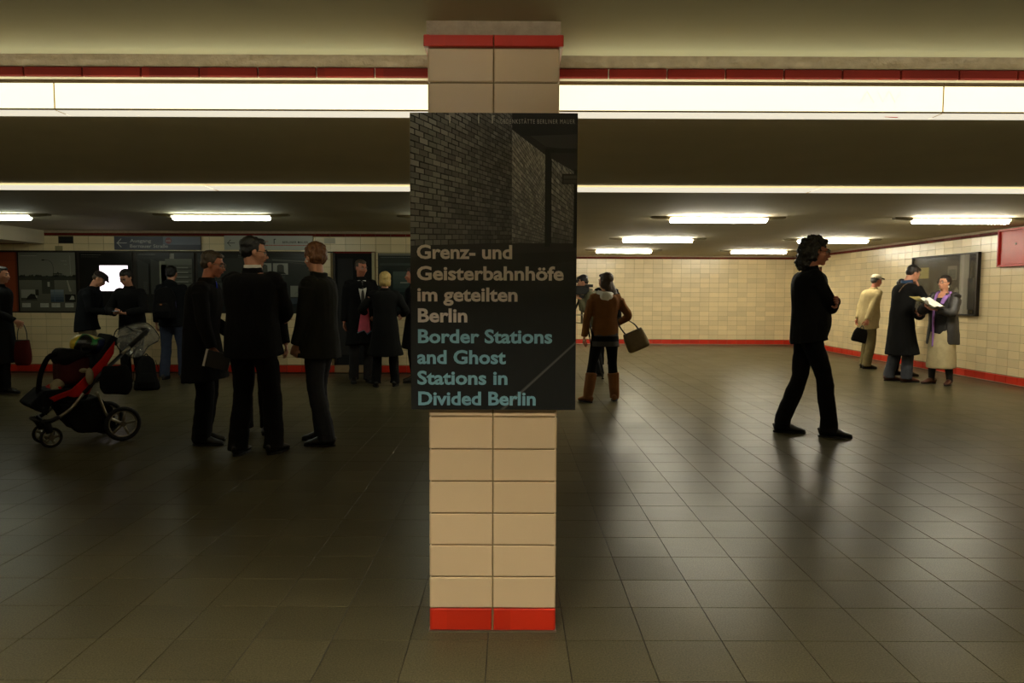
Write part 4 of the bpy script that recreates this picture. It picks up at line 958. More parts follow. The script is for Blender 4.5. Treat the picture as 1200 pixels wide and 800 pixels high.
p18 = person('short-haired woman in grey leather jacket and cream skirt with a lilac scarf', 6.44, 10.93, 212, 1.63, None, dict(m=C_['charcoal'], style='tights', fat=1.08, label='dark grey stockings'), shoes=M['leather_brown'], hair=('short', HR['dark']), skin='skin',
    pose=dict(lean=1, yaw=-12, pitch=-4, handR=(.10,.30,1.20), handL=(-.04,.30,1.12), hdirR=(-.7,.7,.2), palmR=(-.3,-.6,-.8), hdirL=(.5,.8,0), palmL=(0,0,1), curlL=.5, curlR=.8, elbowR=(.8,-.4,-1), elbowL=(-.8,-.4,-1), footL=(-.12,.0,12), footR=(.13,.02,-20), w=1.05))
p19 = person('person in black standing behind the man in the ankle-length coat, only a shoe clearly visible', 6.40, 12.1, 0, 1.60, dict(m=BL, hem=.6), dict(m=BL), hair=('short', HR['dark']), pose=dict(footR=(.1,.12,-4)))

# ---- extra clothing and details, each belonging to its wearer
# p18: jacket, blouse, skirt, scarf, glasses, earring
def torso_cloth(p, name, m, stations, amp=.006, n=22, power=2.1, extra=None, paint=None, mats=None):
    at, s = p['at'], p['s']; b = MB()
    b.loft([at(t)+p['hump']*s*max(0,t-.15)*1.8+p['sy']*oy*s for t, a, c, oy in stations], [a*s for t, a, c, oy in stations], [c*s for t, a, c, oy in stations], side=p['sx'], n=n, sub=3, power=power)
    if extra: extra(b)
    return vol(b, name, mats or [m], p['root'], p['vx'], 2, amp, paint=paint)
torso_cloth(p18, 'skirt', C_['cream'], [(-.69,.225,.185,.03),(-.35,.21,.18,.035),(-.05,.19,.15,.01),(.08,.16,.125,0)], .008)
torso_cloth(p18, 'blouse', C_['charcoal'], [(-.16,.17,.15,.025),(.05,.17,.15,.03),(.30,.165,.145,.03),(.46,.13,.12,.02)], .004)
LG = mat('grey_leather', (50,47,46), .52, var=.15, bump=.4, bscale=25); M['lilac'] = C_['lilac']
def jac(b):
    s = p18['s']
    for kk, (sh, el, wr, e) in p18['arms'].items():
        b.loft([sh-p18['sx']*e*.08*s, sh+V(0,0,.004), sh*.5+el*.5, el, el*.5+wr*.5, el*.08+wr*.92], np.array([.07,.086,.084,.078,.066,.052])*s, side=p18['sx'], n=14, sub=3)
def side_jacket(p, e):
    s, at, sx, sy = p['s'], p['at'], p['sx'], p['sy']; b = MB()
    pts = [(-.26,.25,.15),(-.1,.245,.15),(.1,.225,.145),(.3,.215,.14),(.42,.205,.13),(.50,.13,.085)]
    n = 22; rows = []
    for (t, a, c) in pts:
        row = []
        for i in range(n+1):
            th = R(90-2) + (math.pi*2-R(0))*0 ; row.append(None)
        rows.append(row)
    return b
# open jacket: shell that wraps the back and both sides, leaving the front clear
def open_jacket(p, m, pts, gap, th, amp, name='jacket', sleeves=(.07,.086,.084,.078,.066,.052)):
    s, at, sx, sy = p['s'], p['at'], p['sx'], p['sy']; b = MB(); n = 26
    outer = []; inner = []
    for (t, a, c) in pts:
        for k, lst in ((1, outer), (0, inner)):
            row = []
            for i in range(n+1):
                ang = math.pi/2+R(gap)+(2*math.pi-2*R(gap))*i/n
                aa, cc = (a, c) if k else (a-th, c-th)
                row.append(at(t)+sx*math.cos(ang)*aa*s+sy*math.sin(ang)*cc*s)
            lst.append(row)
    N = len(pts); idx = lambda k, r, i: (k*N+r)*(n+1)+i; vs = [q for L in (outer, inner) for row in L for q in row]; fs = []
    for r in range(N-1):
        for i in range(n):
            fs.append((idx(0,r,i), idx(0,r,i+1), idx(0,r+1,i+1), idx(0,r+1,i))); fs.append((idx(1,r,i), idx(1,r+1,i), idx(1,r+1,i+1), idx(1,r,i+1)))
        for i in (0, n): fs.append((idx(0,r,i), idx(0,r+1,i), idx(1,r+1,i), idx(1,r,i)))
    for r in (0, N-1):
        for i in range(n): fs.append((idx(0,r,i), idx(1,r,i), idx(1,r,i+1), idx(0,r,i+1)))
    b.add(vs, fs)
    for kk, (sh, el, wr, e) in p['arms'].items():
        b.loft([sh-sx*e*.05*s, sh+V(0,0,.004), sh*.5+el*.5, el, el*.5+wr*.5, el*.08+wr*.92], np.array(sleeves)*s, side=sx, n=14, sub=3)
    return vol(b, name, [m], p['root'], p['vx'], 1, amp)
open_jacket(p18, LG, [(-.30,.255,.185),(-.15,.25,.18),(.0,.235,.175),(.15,.225,.165),(.32,.218,.155),(.43,.200,.135),(.50,.145,.10),(.54,.10,.08)], 34, .030, .012)
P, s18 = p18['P'], p18['s']; at, sx, sy = p18['at'], p18['sx'], p18['sy']
b = MB()
b.loft([at(.53)-sx*.085+sy*-.02, at(.53)-sy*.085, at(.53)+sx*.085-sy*.02, at(.46)+sx*.07+sy*.105, at(.30)+sx*.055+sy*.165, at(.05)+sx*.05+sy*.185, at(-.18)+sx*.05+sy*.18, at(-.33)+sx*.055+sy*.175], [.042,.045,.045,.042,.038,.036,.036,.034], [.02,.02,.02,.02,.016,.014,.014,.012], side=(0,0,1), n=10, sub=3)
b.loft([at(.53)-sx*.085-sy*.02, at(.47)-sx*.075+sy*.10, at(.36)-sx*.05+sy*.155], [.042,.042,.03], [.02,.02,.014], side=(1,0,0), n=10, sub=3)
vol(b, 'scarf', [C_['lilac']], p18['root'], .009, 1, .006, label='lilac scarf')
glasses(p18, M['frame'])
b = MB(); b.ell(P(.084,-.002,-.06), (.011,.006,.016)); b.ell(P(-.084,-.002,-.06), (.011,.006,.016)); b.build('earring', M['paper'], p18['root'], smooth=True)
# p12: striped sweater, hood, boots
STR = [C_['black'], C_['grey']]
zp = p12['at'](0)[2]
torso_cloth(p12, 'striped_sweater', None, [(-.20,.200,.145,0),(-.08,.192,.142,0),(.0,.178,.132,0),(.12,.155,.118,0)], .004, mats=STR,
    paint=lambda c: 1 if (.690 < c.z < .752 or .812 < c.z < .93) else 0)
b = MB(); nb, s12 = p12['nb'], p12['s']
b.loft([nb+p12['sx']*-.105-p12['sp']*.0, nb-p12['sy']*.085-p12['sp']*.05, nb-p12['sy']*.10-p12['sp']*.11], [.04,.05,.02], [.02]*3, side=(0,0,1), n=10, sub=3)
b.ell(nb-p12['sy']*.085-p12['sp']*.055, (.088,.045,.075), None, 14); b.ell(nb-p12['sp']*.01-p12['sy']*.03, (.105,.085,.035), None, 14)
vol(b, 'hood', [C_['white']], p12['root'], .009, 1, .006, label='white hood lying on the back')
for k, (hip, knee, ank, fd, e, lift) in p12['legs'].items():
    b = MB(); b.loft([ank-V(0,0,.05), ank, ank*.68+knee*.32, ank*.38+knee*.62, ank*.30+knee*.70], [.058,.060,.066,.071,.072], side=(1,0,0), n=14, sub=3); vol(b, 'boot_shaft', [C_['tan']], p12['root'], .009, 2, .006)
# p9 shirt and tie
def shirt(p, tie, top=.53, low=.12, w=.055, off=.155):
    at, sx, sy, s = p['at'], p['sx'], p['sy'], p['s']; b = MB()
    b.prism([at(low)+sy*(off+.005)*s, at(.40)-sx*w*s+sy*(off-.004)*s, at(top)-sx*w*1.05*s+sy*.085*s, at(top)+sx*w*1.05*s+sy*.085*s, at(.40)+sx*w*s+sy*(off-.004)*s], sy*.008)
    b.build('shirt', C_['white'], p['root'], label='white shirt front')
    b = MB(); b.loft([at(.515)+sy*.105*s, at(.47)+sy*(off-.02)*s, at(.3)+sy*(off+.012)*s, at(low+.05)+sy*(off+.016)*s], np.array([.018,.014,.024,.028])*s, [.008]*4, side=sx, n=10, sub=2); b.build('tie', tie, p['root'], smooth=True)
    for e in (-1, 1):
        b = MB(); b.loft([at(.52)+sx*e*.05*s+sy*.07*s, at(.42)+sx*e*.075*s+sy*(off-.025)*s, at(.26)+sx*e*.045*s+sy*(off)*s, at(low)+sx*e*.01*s+sy*(off+.006)*s], np.array([.02,.032,.026,.01])*s, [.008]*4, side=sx, n=8, sub=2)
        b.build('lapel', BL, p['root'], smooth=True)
shirt(p9, C_['grey'])
# p6 white collar and glasses
b = MB(); b.loft([p6['nb']+p6['sp']*.005, p6['nb']+p6['sp']*.055-p6['sy']*.004], [.073,.068], [.070,.064], side=p6['sx'], n=18); b.build('shirt_collar', C_['white'], p6['root'], smooth=True, label='white shirt collar')
glasses(p6, M['black']); glasses(p15, M['frame']); glasses(p5, M['steel'])
b = MB(); b.loft([p5['nb']+p5['sy']*.06-p5['sx']*.03, p5['nb']+p5['sy']*.085+p5['sx']*.02-p5['sp']*.02, p5['nb']+p5['sy']*.1+p5['sx']*.055-p5['sp']*.045], [.012,.012,.012], [.005]*3, side=p5['sp'], n=8); b.build('lanyard', mat('bright_blue_ribbon', (30,60,220), .5), p5['root'], label='bright blue ribbon at the neck')
b = MB(); b.ell(p8['P'](-.085,-.002,-.03), (.008,.008,.008)); b.build('ear_stud', M['paper'], p8['root'], smooth=True)
b = MB(); 
for z in (1.12, 1.0, .9): b.ell(p8['at']((z*1.0-p8['at'](0)[2])/p8['s'])+p8['sy']*.165-p8['sx']*.03, (.009,.006,.009))
b.build('button', mat('brass_button', (150,96,40), .4, .6), p8['root'], smooth=True)
# p17 blue collar, bag strap, belt
b = MB(); b.loft([p17['nb']-p17['sp']*.02, p17['nb']+p17['sp']*.05-p17['sy']*.01], [.090,.084], [.088,.080], side=p17['sx'], n=18); b.build('shirt_collar', mat('blue_collar', (30,58,92), .8), p17['root'], smooth=True, label='blue collar')
at, sx, sy = p17['at'], p17['sx'], p17['sy']
b = MB(); b.loft([at(.53)+sx*.10+sy*.08, at(.555)+sx*.13+sy*0, at(.50)+sx*.15-sy*.10, at(.40)+sx*.12-sy*.145], [.012]*4, [.005]*4, side=sx, n=8, sub=3); b.build('shoulder_strap', mat('tan_strap', (92,64,36), .6), p17['root'], smooth=True, label='thin brown shoulder strap')
# p15: lapel / button details
b = MB(); b.ell(p15['at'](.10)+p15['sy']*.205, (.009,.006,.009)); b.build('button', M['alu'], p15['root'], smooth=True)
finalize()

# ------------------------------------------------------------------ things carried and worn on the outside
def world_empty(name, loc, rz, label, cat): return empty(name, tuple(loc), rz, label, cat)
def soft(name, mb, m, parent, vx=.008, sm=2, amp=.004, paint=None, label=None):
    return vol(mb, name, m if isinstance(m, list) else [m], parent, vx, sm, amp, paint=paint, label=label)
PEND.clear()
CRED = cloth('bag_red', (84,18,14), .6); CMAR = cloth('bag_maroon', (64,14,16), .7)
# red shopping bag of p1
t = world_empty('shoulder_bag', (-6.39, 9.58, .37), R(8), 'dark red bag hanging from the hand of the person at the left edge', 'bag')
b = MB(); b.loft([(0,0,0),(0,0,.05),(0,0,.2),(0,0,.33)], [.075,.098,.10,.085], [.03,.05,.045,.02], side=(1,0,0), n=18, sub=2, power=3.2); soft('bag_body', b, CRED, t)
b = MB(); b.loft([(-.06,0,.31),(-.05,0,.45),(.0,0,.56),(.05,0,.45),(.06,0,.31)], [.009]*5, [.005]*5, side=(0,1,0), n=6, sub=4); b.build('handle', M['leather_black'], t, smooth=True)
b = MB(); b.loft([(0,0,.30),(0,0,.335)], [.087,.085], [.024,.02], side=(1,0,0), n=18, power=3.2); b.build('rim', M['leather_black'], t)
# phones
def phone(loc, rz, label):
    t = empty('mobile_phone', tuple(loc), rz, label, 'phone')
    MB().box((-.026,-.055,-.005), (.026,.055,.005)).build('case', M['plastic'], t, bevel=.003)
    MB().box((-.023,-.048,.0052), (.023,.048,.006)).build('display', mat('phone_display', (150,180,190), .2, emit=(150,190,210), es=.35), t)
q = (p2['arms']['R'][1]+p2['arms']['L'][1])/2; hw_ = wpt(p2, (p2['arms']['R'][2]+p2['arms']['L'][2])/2+V(0,.12,.03)); phone(hw_, R(-70), 'small phone in the hands of the man in the flat cap')
hw_ = wpt(p3, (p3['arms']['R'][2]+p3['arms']['L'][2])/2+V(0,.11,.03)); phone(hw_, R(0), 'small phone in the hands of the man before the screen')
# backpacks
def backpack(loc, rz, label, tilt=0, worn=True):
    k = 1 if worn else .55
    t = empty('backpack', tuple(loc), rz, label, 'backpack'); t.rotation_euler.x = tilt
    b = MB(); b.loft([(0,0,0),(0,0,.04),(0,-.01,.2),(0,0,.38),(0,.02,.46)], [.13+.03*(1-k),.155+.03*(1-k),.16*(.6+.4*k),.14*(.4+.6*k),.08*k], [.07,.095,.10,.08*k,.04*k], side=(1,0,0), n=20, sub=3, power=2.8); soft('pack_body', b, BL, t, amp=.012)
    b = MB(); b.loft([(0,-.08,.03),(0,-.105,.12),(0,-.095,.24)], [.10,.12,.09], [.03,.045,.02], side=(1,0,0), n=16, sub=2, power=2.8); soft('front_pocket', b, CO, t, amp=.006)
    for e in (-1,1):
        b = MB(); b.loft([(e*.09,.07,.06),(e*.15,.02,.10),(e*.155,.0,.25),(e*.11,.05,.40)], [.010]*4, [.004]*4, side=(0,1,0), n=6, sub=3)
        b.build('side_strap', mat('strap_blue', (36,34,84), .7) if worn else BL, t, smooth=True, label='bluish side strap' if worn else None)
    b = MB(); b.loft([(-.03,.04,.45),(0,.05,.49),(.03,.04,.45)], [.008]*3, side=(0,1,0), n=6, sub=3); b.build('grab_loop', M['rubber'], t, smooth=True)
    if worn: b = MB(); b.ell((0,-.145,.22), (.02,.006,.012)); b.build('badge', mat('orange_badge', (150,90,40), .5), t)
    return t
c = wpt(p4, (0,-.22,.93)); backpack((c[0], c[1], .93), p4['root'].rotation_euler.z, 'black backpack with blue straps on the back of the backpacker')
backpack((-4.98, 9.98, .0), R(24), 'black backpack standing on the floor behind the pushchair', tilt=0, worn=False)
# notebook of p5
wr, d = p5['arms']['R'][2], 0
c = wpt(p5, wr+V(.05,.06,-.10)); t = empty('notebook', tuple(c), R(4), 'dark notebook with white page edge held by the grey-haired man', 'notebook'); t.rotation_euler.y = R(14)
b = MB(); b.box((-.095,-.010,-.065), (.10,.010,.075)); b.build('cover', M['plastic'], t, bevel=.003)
MB().box((-.112,-.009,-.068), (-.094,.009,.078)).build('pages', M['paper'], t, label='white page edge')
# pink bag of p10
c = wpt(p10, (-.30,.12,.75)); t = empty('pink_bag', (c[0], c[1], .77), R(96), 'pink paper-like bag with pale blue rim on the arm of the blonde woman', 'bag')
b = MB(); b.prism([(.0,-.07,0),(.02,.10,-.02),(.02,.06,.03),(.0,.03,.0)][:0] or [(-.03,-.09,.02),(-.03,-.04,-.02),(-.03,.0,.035),(-.03,.09,.0),(-.03,.03,.42),(-.03,-.05,.42)], (.06,0,0)); soft('bag_body', b, C_['pink'], t, .007, 1, .004)
b = MB(); b.loft([(0,-.095,.02),(0,-.04,-.026),(0,.0,.03),(0,.095,-.005)], [.034]*4, [.007]*4, side=(1,0,0), n=8); b.build('rim', C_['lightblue'], t, label='pale blue lower rim')
b = MB(); b.loft([(0,-.05,.415),(0,-.01,.43),(0,.035,.415)], [.032]*3, [.007]*3, side=(1,0,0), n=8); b.build('upper_rim', C_['lightblue'], t)
# handbag of p12, tilted, hanging from the crook of the arm
el = p12['arms']['R'][1]; c = wpt(p12, (el[0]+.17, el[1]+.06, 0)); t = empty('handbag', (c[0], c[1], .64), R(4), 'olive-brown leather handbag hanging from the arm of the woman in tan boots', 'handbag'); t.rotation_euler.y = R(-24)
BG = mat('handbag_leather', (104,84,46), .5, var=.12, bump=.3, bscale=30)
b = MB(); b.loft([(0,0,0),(0,0,.03),(0,0,.16),(0,0,.25)], [.125,.145,.14,.125], [.05,.07,.05,.02], side=(1,0,0), n=22, sub=2, power=3.6); soft('bag_body', b, BG, t, .007, 2, .004)
for e in (-1,1):
    b = MB(); b.loft([(-.085,e*.03,.22),(-.12,e*.02,.36),(-.10,0,.47),(-.02,e*.0,.42),(.06,e*.02,.32),(.085,e*.03,.22)], [.010]*6, [.006]*6, side=(0,1,0), n=6, sub=4); b.build('handle', mat('handle_leather', (34,28,20), .5), t, smooth=True)
    b = MB(); b.torus((e*.085,0,.235), (1,0,0), .015, .003, 12, 5); b.build('ring', M['steel'], t)
MB().box((-.12,-.022,.238), (.12,.022,.248)).build('zip_edge', mat('dark_leather_trim', (54,42,26), .5), t)
# black bag of p16
q = p16['arms']['R'][2]; c = wpt(p16, q); t = empty('document_bag', (c[0]-.17, c[1]-.02, .49), R(0), 'black bag held behind the back by the elderly man', 'bag'); t.rotation_euler.y = R(14)
b = MB(); b.loft([(0,0,0),(0,0,.03),(0,0,.18),(0,0,.25)], [.12,.14,.125,.09], [.03,.04,.035,.015], side=(1,0,0), n=18, sub=2, power=3); soft('bag_body', b, BL, t, .008, 2, .004)
b = MB(); b.loft([(-.04,0,.24),(0,0,.30),(.04,0,.24)], [.008]*3, side=(0,1,0), n=6, sub=3); b.build('handle', M['leather_black'], t, smooth=True)
# papers of p18
q = (p18['arms']['L'][2]+p18['arms']['R'][2])/2; c = wpt(p18, (-.05,.43,1.18)); t = empty('papers', tuple(c+V(0,0,.03)), R(212), 'open white papers and green-edged folder in the hands of the woman with the lilac scarf', 'papers')
t.rotation_euler.x = R(-38)
b = MB()
def sheet(b, x0, x1, y0, y1, z, k, th=.002, n=8):
    top = []; 
    for i in range(n+1):
        u = i/n; x = x0+(x1-x0)*u; zz = z+k*math.sin(u*math.pi)
        top += [(x, y0, zz), (x, y1, zz+.03)]
    vs = top+[(v[0], v[1], v[2]-th) for v in top]; m_ = len(top); fs = []
    for i in range(n):
        a_ = 2*i; fs += [(a_, a_+2, a_+3, a_+1), (m_+a_, m_+a_+1, m_+a_+3, m_+a_+2)]
        fs += [(a_, m_+a_, m_+a_+2, a_+2), (a_+1, a_+3, m_+a_+3, m_+a_+1)]
    b.add(vs, fs)
sheet(b, -.14, 0, -.12, .12, 0, .02); sheet(b, 0, .14, -.12, .12, .0, .02); b.build('sheets', M['paper'], t, smooth=False)
b = MB(); sheet(b, -.155, .155, -.15, .12, -.02, -.01, .005); b.build('folder', mat('green_grey_folder', (96,100,70), .5), t)
b = MB(); sheet(b, -.10, .16, -.26, -.10, -.07, -.01, .005); b.build('loose_leaflet', mat('yellowish_leaflet', (150,138,84), .5), t)
b = MB(); b.loft([(.15,.0,.0),(.20,.02,.03),(.22,.0,.07)], [.03,.04,.03], [.006]*3, side=(0,1,0), n=8, sub=2); b.build('rolled_sheet', M['paper'], t, smooth=True)
# small bag of the hidden p19
t = empty('shoulder_bag', (6.66, 11.98, .93), 0, 'small black bag peeping out between the long-coated man and the woman in cream', 'bag')
b = MB(); b.ell((0,0,.08), (.10,.06,.09), None, 14); soft('bag_body', b, BL, t, .01, 1, .003)
b = MB(); b.loft([(-.05,0,.15),(0,0,.30),(-.06,0,.45)], [.008]*3, side=(0,1,0), n=6, sub=3); b.build('strap', M['leather_black'], t, smooth=True)

# ------------------------------------------------------------------ video camera on its tripod
TX, TY = 1.14, 11.88
t = empty('tripod', (TX, TY, 0), 0, 'black camera tripod standing at the right edge of the placard', 'tripod')
for k, a in enumerate((58, 180, 302)):
    d = V(math.cos(R(a)), math.sin(R(a)), 0); b = MB()
    b.loft([V(0,0,1.22)+d*.05, V(0,0,.62)+d*.30], [.016,.016], n=8); b.loft([V(0,0,.66)+d*.28, V(0,0,.02)+d*.55], [.011,.011], n=8)
    lg_ = b.build('leg', M['plastic'], t, smooth=True)
    b = MB(); b.ell(V(0,0,.012)+d*.555, (.022,.022,.012)); b.build('foot', M['rubber'], lg_, smooth=True)
    b = MB(); b.loft([V(0,0,.86), V(0,0,.87)+d*.19], [.007,.007], n=6); b.build('spreader', M['steel'], t)
b = MB(); b.loft([(0,0,.85),(0,0,1.22)], [.018,.018], n=10); b.build('center_column', M['steel'], t)
b = MB(); b.loft([(0,0,1.20),(0,0,1.27)], [.06,.05], n=14); b.box((-.05,-.035,1.27),(.06,.035,1.315)); b.build('tripod_head', M['plastic'], t)
b = MB(); b.loft([(.05,0,1.27),(.16,.0,1.20),(.30,.0,1.10)], [.007,.007,.012], n=8); b.build('pan_bar', M['plastic'], t)
b = MB(); b.box((-.09,-.04,.98),(.05,.04,1.0)); b.build('accessory_bracket', M['alu'], t)
t = empty('video_camera', (TX-.02, TY, 1.318), R(180), 'black video camera pointing left on the tripod', 'camera')
b = MB(); b.box((-.13,-.055,.0),(.13,.055,.14)); b.build('body', M['plastic'], t, bevel=.01)
b = MB(); b.loft([(.13,0,.07),(.22,0,.07),(.23,0,.07),(.29,0,.07)], [.045,.045,.058,.062], n=18); b.build('lens', M['plastic'], t)
b = MB(); b.loft([(.10,0,.14),(.09,0,.20),(-.06,0,.20),(-.08,0,.14)], [.012]*4, side=(0,1,0), n=8); b.build('carry_handle', M['rubber'], t)
b = MB(); b.box((.02,-.02,.21),(.16,.02,.245)); b.build('microphone', M['plastic'], t, bevel=.006)
b = MB(); b.box((-.19,.03,.12),(-.06,.075,.165)); b.build('viewfinder', M['plastic'], t, bevel=.006)
b = MB(); b.box((-.04,-.058,.03),(.08,-.054,.10)); b.build('side_panel', M['steel'], t)

# ------------------------------------------------------------------ pushchair (local x forward, y to the near side)
t = empty('pushchair', (-3.646, 6.686, 0), R(-135), 'red and black pushchair with big rear wheels, loaded with bags', 'pushchair')
def wheel(cx, cy, r, tw, spokes, nm):
    w_ = MB().torus((cx,cy,r), (0,1,0), r-tw, tw, 36, 10).build(nm, M['rubber'], t, smooth=True)
    MB().torus((cx,cy,r), (0,1,0), r-2.1*tw, tw*.42, 36, 8).build('rim', M['alu'], w_, smooth=True)
    for k in range(spokes):
        a = 2*math.pi*k/spokes+.5; b = MB(); d = V(math.cos(a),0,math.sin(a)); c0 = V(cx,cy,r)
        b.loft([c0+d*.012, c0+d*(r-2.2*tw)], [.013,.010], [.006,.005], side=np.cross(d,(0,1,0)), n=8); b.build('spoke', M['alu'], w_, smooth=True)
    b = MB(); b.loft([(cx,cy-.02,r),(cx,cy+.02,r)], [.024,.024], n=16); b.build('hub', M['steel'], w_)
for e in (1,-1): wheel(0, e*.24, .155, .019, 5, 'rear_wheel')
for e in (1,-1): wheel(.535, e*.13, .088, .012, 5, 'front_wheel')
b = MB(); b.loft([(0,-.24,.155),(0,.24,.155)], [.011,.011], n=8); b.build('rear_axle', M['steel'], t)
for e in (1,-1):
    b = MB(); b.loft([(.60,e*.13,.235),(.565,e*.13,.20),(.545,e*.13,.13)], [.028,.036,.026], [.034,.034,.022], side=(1,0,0), n=12, sub=2); b.build('front_fork', M['plastic'], t, smooth=True)
    v = e*.22
    def seg(pts, r, m, nm, sub=3): q = MB(); q.loft(pts, [r]*len(pts), n=10, sub=sub); q.build(nm, m, t, smooth=True)
    seg([(-.245,v*.9,.985),(-.228,v,.972),(-.083,v,.842)], .021, M['rubber'], 'handle_grip', 1)
    seg([(-.083,v,.842),(-.015,v,.778)], .014, M['alu'], 'handle_tube', 1)
    seg([(-.015,v,.778),(.16,v,.61),(.3,v,.456)], .017, M['plastic'], 'side_tube', 1)
    seg([(.3,v,.456),(.355,v,.384),(.42,v*.97,.315),(.486,v*.9,.267)], .014, M['alu'], 'lower_tube')
    seg([(.48,v*.92,.272),(.54,v*.8,.240),(.606,v*.6,.229)], .019, M['plastic'], 'front_joint')
    seg([(.20,v*1.04,.46),(.165,v*1.05,.36),(.12,v*1.05,.24),(.0,e*.21,.158)], .012, M['alu'], 'rear_leg')
    b = MB(); up = [(.03,.905),(.15,.745),(.28,.60),(.385,.50),(.56,.44)]; lo = [(.52,.40),(.42,.44),(.37,.425),(.25,.445),(.20,.58),(.10,.70),(.045,.79)]
    b.prism([(u, e*.195, z) for u, z in up+lo], (0, e*.018, 0)); soft('red_side_panel', b, C_['red'], t, .006, 2, .004, label='red side panel')
b = MB(); b.loft([(-.245,-.20,.985),(-.25,0,.99),(-.245,.20,.985)], [.017]*3, n=10); b.build('cross_handle', M['rubber'], t, smooth=True)
b = MB(); b.loft([(.62,-.13,.235),(.64,0,.25),(.62,.13,.235)], [.02]*3, n=10); b.build('front_bar', M['plastic'], t, smooth=True)
b = MB(); b.prism([(.0,-.19,.92),(.05,-.19,.955),(.33,-.19,.50),(.58,-.19,.50),(.70,-.19,.385),(.66,-.19,.345),(.57,-.19,.29),(.53,-.19,.40),(.27,-.19,.40)], (0,.38,0)); soft('seat', b, C_['ink'], t, .010, 4, .004)
b = MB(); b.prism([(.56,-.15,.47),(.46,-.15,.53),(.44,-.15,.5),(.60,-.15,.40),(.63,-.15,.42)], (0,.30,0)); soft('red_seat_front', b, C_['red'], t, .008, 2, .004, label='red front of the seat')
b = MB(); b.prism([(.488,-.19,.381),(.40,-.19,.19),(.345,-.19,.115),(.137,-.19,.085),(.03,-.19,.12),(.061,-.19,.306),(.168,-.19,.409),(.34,-.19,.36)], (0,.38,0)); soft('basket', b, BL, t, .010, 4, .012)
b = MB(); b.loft([(.06,.265,.43),(.055,.27,.49),(.05,.26,.60),(.05,.245,.68)], [.10,.130,.125,.09], [.03,.045,.04,.02], side=(1,0,0), n=18, sub=2, power=3.2); soft('side_pouch', b, BL, t, .008, 2, .008)
b = MB(); b.ell((.255,.235,.60), (.03,.012,.075), None, 12); b.ell((.30,.23,.655), (.035,.014,.02), None, 10); soft('white_tissue', b, C_['pale'], t, .006, 1, .01)
t = empty('travel_bag', (-3.646-.33*.707, 6.686-.33*.707, .53), R(-135), 'maroon and black bag lying on the pushchair seat with a hanging strap', 'bag')
b = MB(); b.loft([(0,0,0),(0,0,.04),(0,0,.2),(0,0,.25)], [.11,.13,.13,.11], [.13,.16,.16,.13], side=(1,0,0), n=20, sub=2, power=3.4); soft('bag_body', b, CMAR, t, .009, 2, .008)
b = MB(); b.loft([(-.02,0,.22),(0,0,.26),(.0,0,.30)], [.145,.16,.11], [.175,.18,.13], side=(1,0,0), n=20, sub=2, power=3); soft('flap', b, BL, t, .009, 2, .010)
b = MB(); b.loft([(.13,.10,.27),(.20,.10,.24),(.255,.08,.10),(.27,.06,-.05),(.24,.03,-.07)], [.006]*5, [.021]*5, side=(0,1,0), n=8, sub=4); b.build('hanging_strap', BL, t, smooth=True)
t = empty('bicycle_helmet', (-3.646-.20*.707, 6.686-.20*.707, .815), R(-135), 'yellow, green and black helmet-like bundle on top of the pushchair', 'helmet')
HM = [mat('helmet_black', (16,16,18), .3), mat('helmet_yellow', (206,180,56), .35), mat('helmet_green', (40,130,66), .35), mat('helmet_blue', (24,34,74), .35)]
def hpaint(c):
    a = math.sin(c.x*38+c.z*20+1)+math.sin(c.y*26+1.3)
    return 1 if a > .25 else (2 if a > -.35 and c.z > .05 else (3 if (c.x < -.03 and a < -.6) else 0))
b = MB(); b.ell((.02,0,.05), (.12,.14,.095), None, 18); b.ell((-.05,.02,.04), (.12,.13,.075), None, 16); soft('shell', b, HM, t, .007, 1, .004, paint=hpaint)
b = MB(); b.loft([(.09,.13,.03),(.06,.15,-.04),(.0,.14,-.05)], [.007]*3, [.003]*3, side=(1,0,0), n=6, sub=3); b.build('chin_strap', M['rubber'], t, smooth=True)
t = empty('white_cloth', (-3.646-.47*.707+.09*.707, 6.686-.47*.707-.09*.707, .50), R(-135), 'crumpled off-white cloth lying on the front of the pushchair seat', 'cloth')
b = MB(); b.ell((0,0,.035), (.06,.06,.045), None, 14); b.ell((.02,.03,.0), (.035,.04,.035), None, 12); soft('cloth_bundle', b, C_['pale'], t, .006, 1, .02)
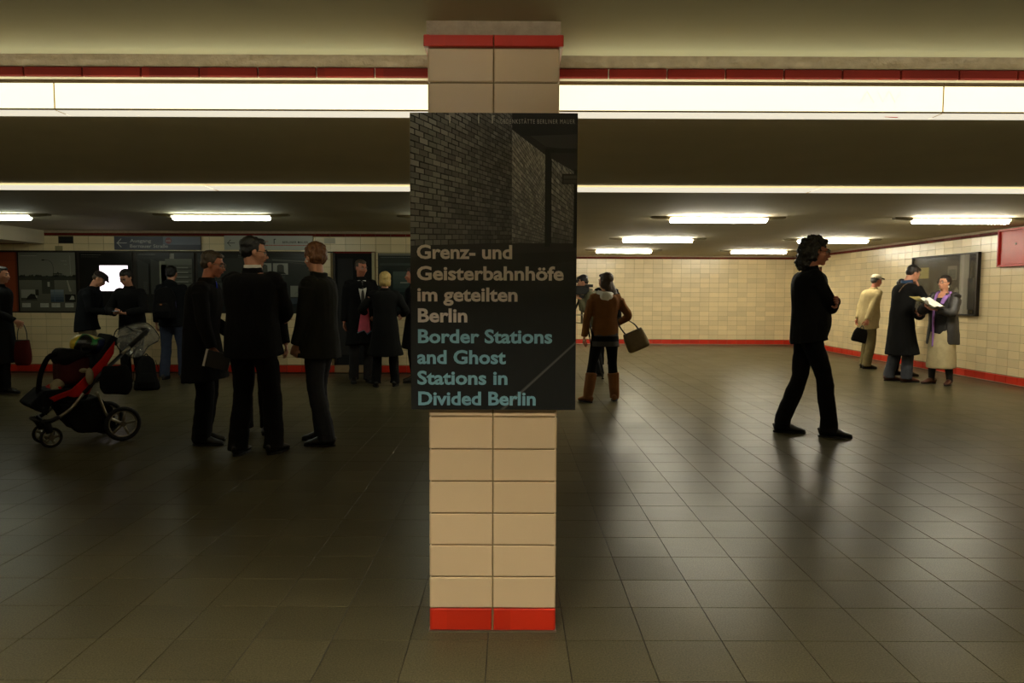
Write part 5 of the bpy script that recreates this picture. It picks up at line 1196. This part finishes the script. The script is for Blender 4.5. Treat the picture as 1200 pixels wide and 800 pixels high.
# transparent rain cover bunched over the handle
t = empty('rain_cover', (-3.646+.21*.707, 6.686+.21*.707, .70), R(-135), 'crumpled clear plastic rain cover hung over the pushchair handle', 'rain cover')
PLS = mat('clear_crumpled_plastic', (206,208,206), .16, .35, alpha=.42, spec=1.0, bump=.9, bscale=22)
N1, N2 = 26, 22; vs = []; fs = []
outl = [(.19,.22),(.16,.29),(.05,.33),(-.08,.35),(-.17,.27),(-.20,.18),(-.10,.12),(-.04,.03),(.06,.03),(.15,.11)]
for layer, off in ((0, .06), (1, -.06)):
    for i in range(N1+1):
        a = 2*math.pi*i/N1; k = i/N1*len(outl); i0 = int(k) % len(outl); f = k-int(k); o0, o1 = outl[i0], outl[(i0+1) % len(outl)]
        ox, oz = o0[0]*(1-f)+o1[0]*f, o0[1]*(1-f)+o1[1]*f
        for j in range(N2+1):
            r_ = j/N2; x_, z_ = ox*r_, .17+(oz-.17)*r_
            y_ = off*(1-r_**4)*1.2+.05*abs(noise.noise(Vector((x_*15+layer*9, z_*15, r_*2))))+.035*abs(noise.noise(Vector((x_*38, z_*38, layer))))
            vs.append((x_, y_+.02*(r_ if layer == 0 else -r_)*0, z_))
    o_ = layer*(N1+1)*(N2+1)
    for i in range(N1):
        for j in range(N2): a_ = o_+i*(N2+1)+j; fs.append((a_, a_+1, a_+N2+2, a_+N2+1))
b = MB(); b.add(vs, fs); b.build('plastic_sheet', PLS, t, smooth=False)
b = MB(); b.loft([(ox*1.01, 0, oz) for ox, oz in outl+outl[:1]], [.005]*(len(outl)+1), side=(0,1,0), n=6, sub=3); b.build('binding', M['rubber'], t, smooth=True)
b = MB(); b.loft([(.12,.06,.33),(-.02,.075,.20),(.10,.07,.02)], [.005]*3, side=(0,1,0), n=6, sub=3); b.build('elastic_cord', M['rubber'], t, smooth=True)
finalize()

# faint scribbles on the light box right of the pillar
_lb = [o for o in COL.objects if o.get('label', '').startswith('glowing light box on the beam just right')][0]
text('AW', 'scribble', mat('faint_scribble', (196,188,140), .6, emit=(255,240,190), es=.55), (.46, -.0862, .035), (R(90),0,0), .17, .055, _lb, bold=-.035)  # ink given emission in place of box light shining through
b = MB(); b.loft([(.60,-.02,-.0045),(.66,-.01,-.0045)], [.004,.007], [.0006,.0006], side=(0,1,0), n=8); b.build('red_mark', mat('red_scratch', (190,60,50), .6, emit=(230,60,50), es=.3), _lb)  # red mark given emission for the lit acrylic behind it
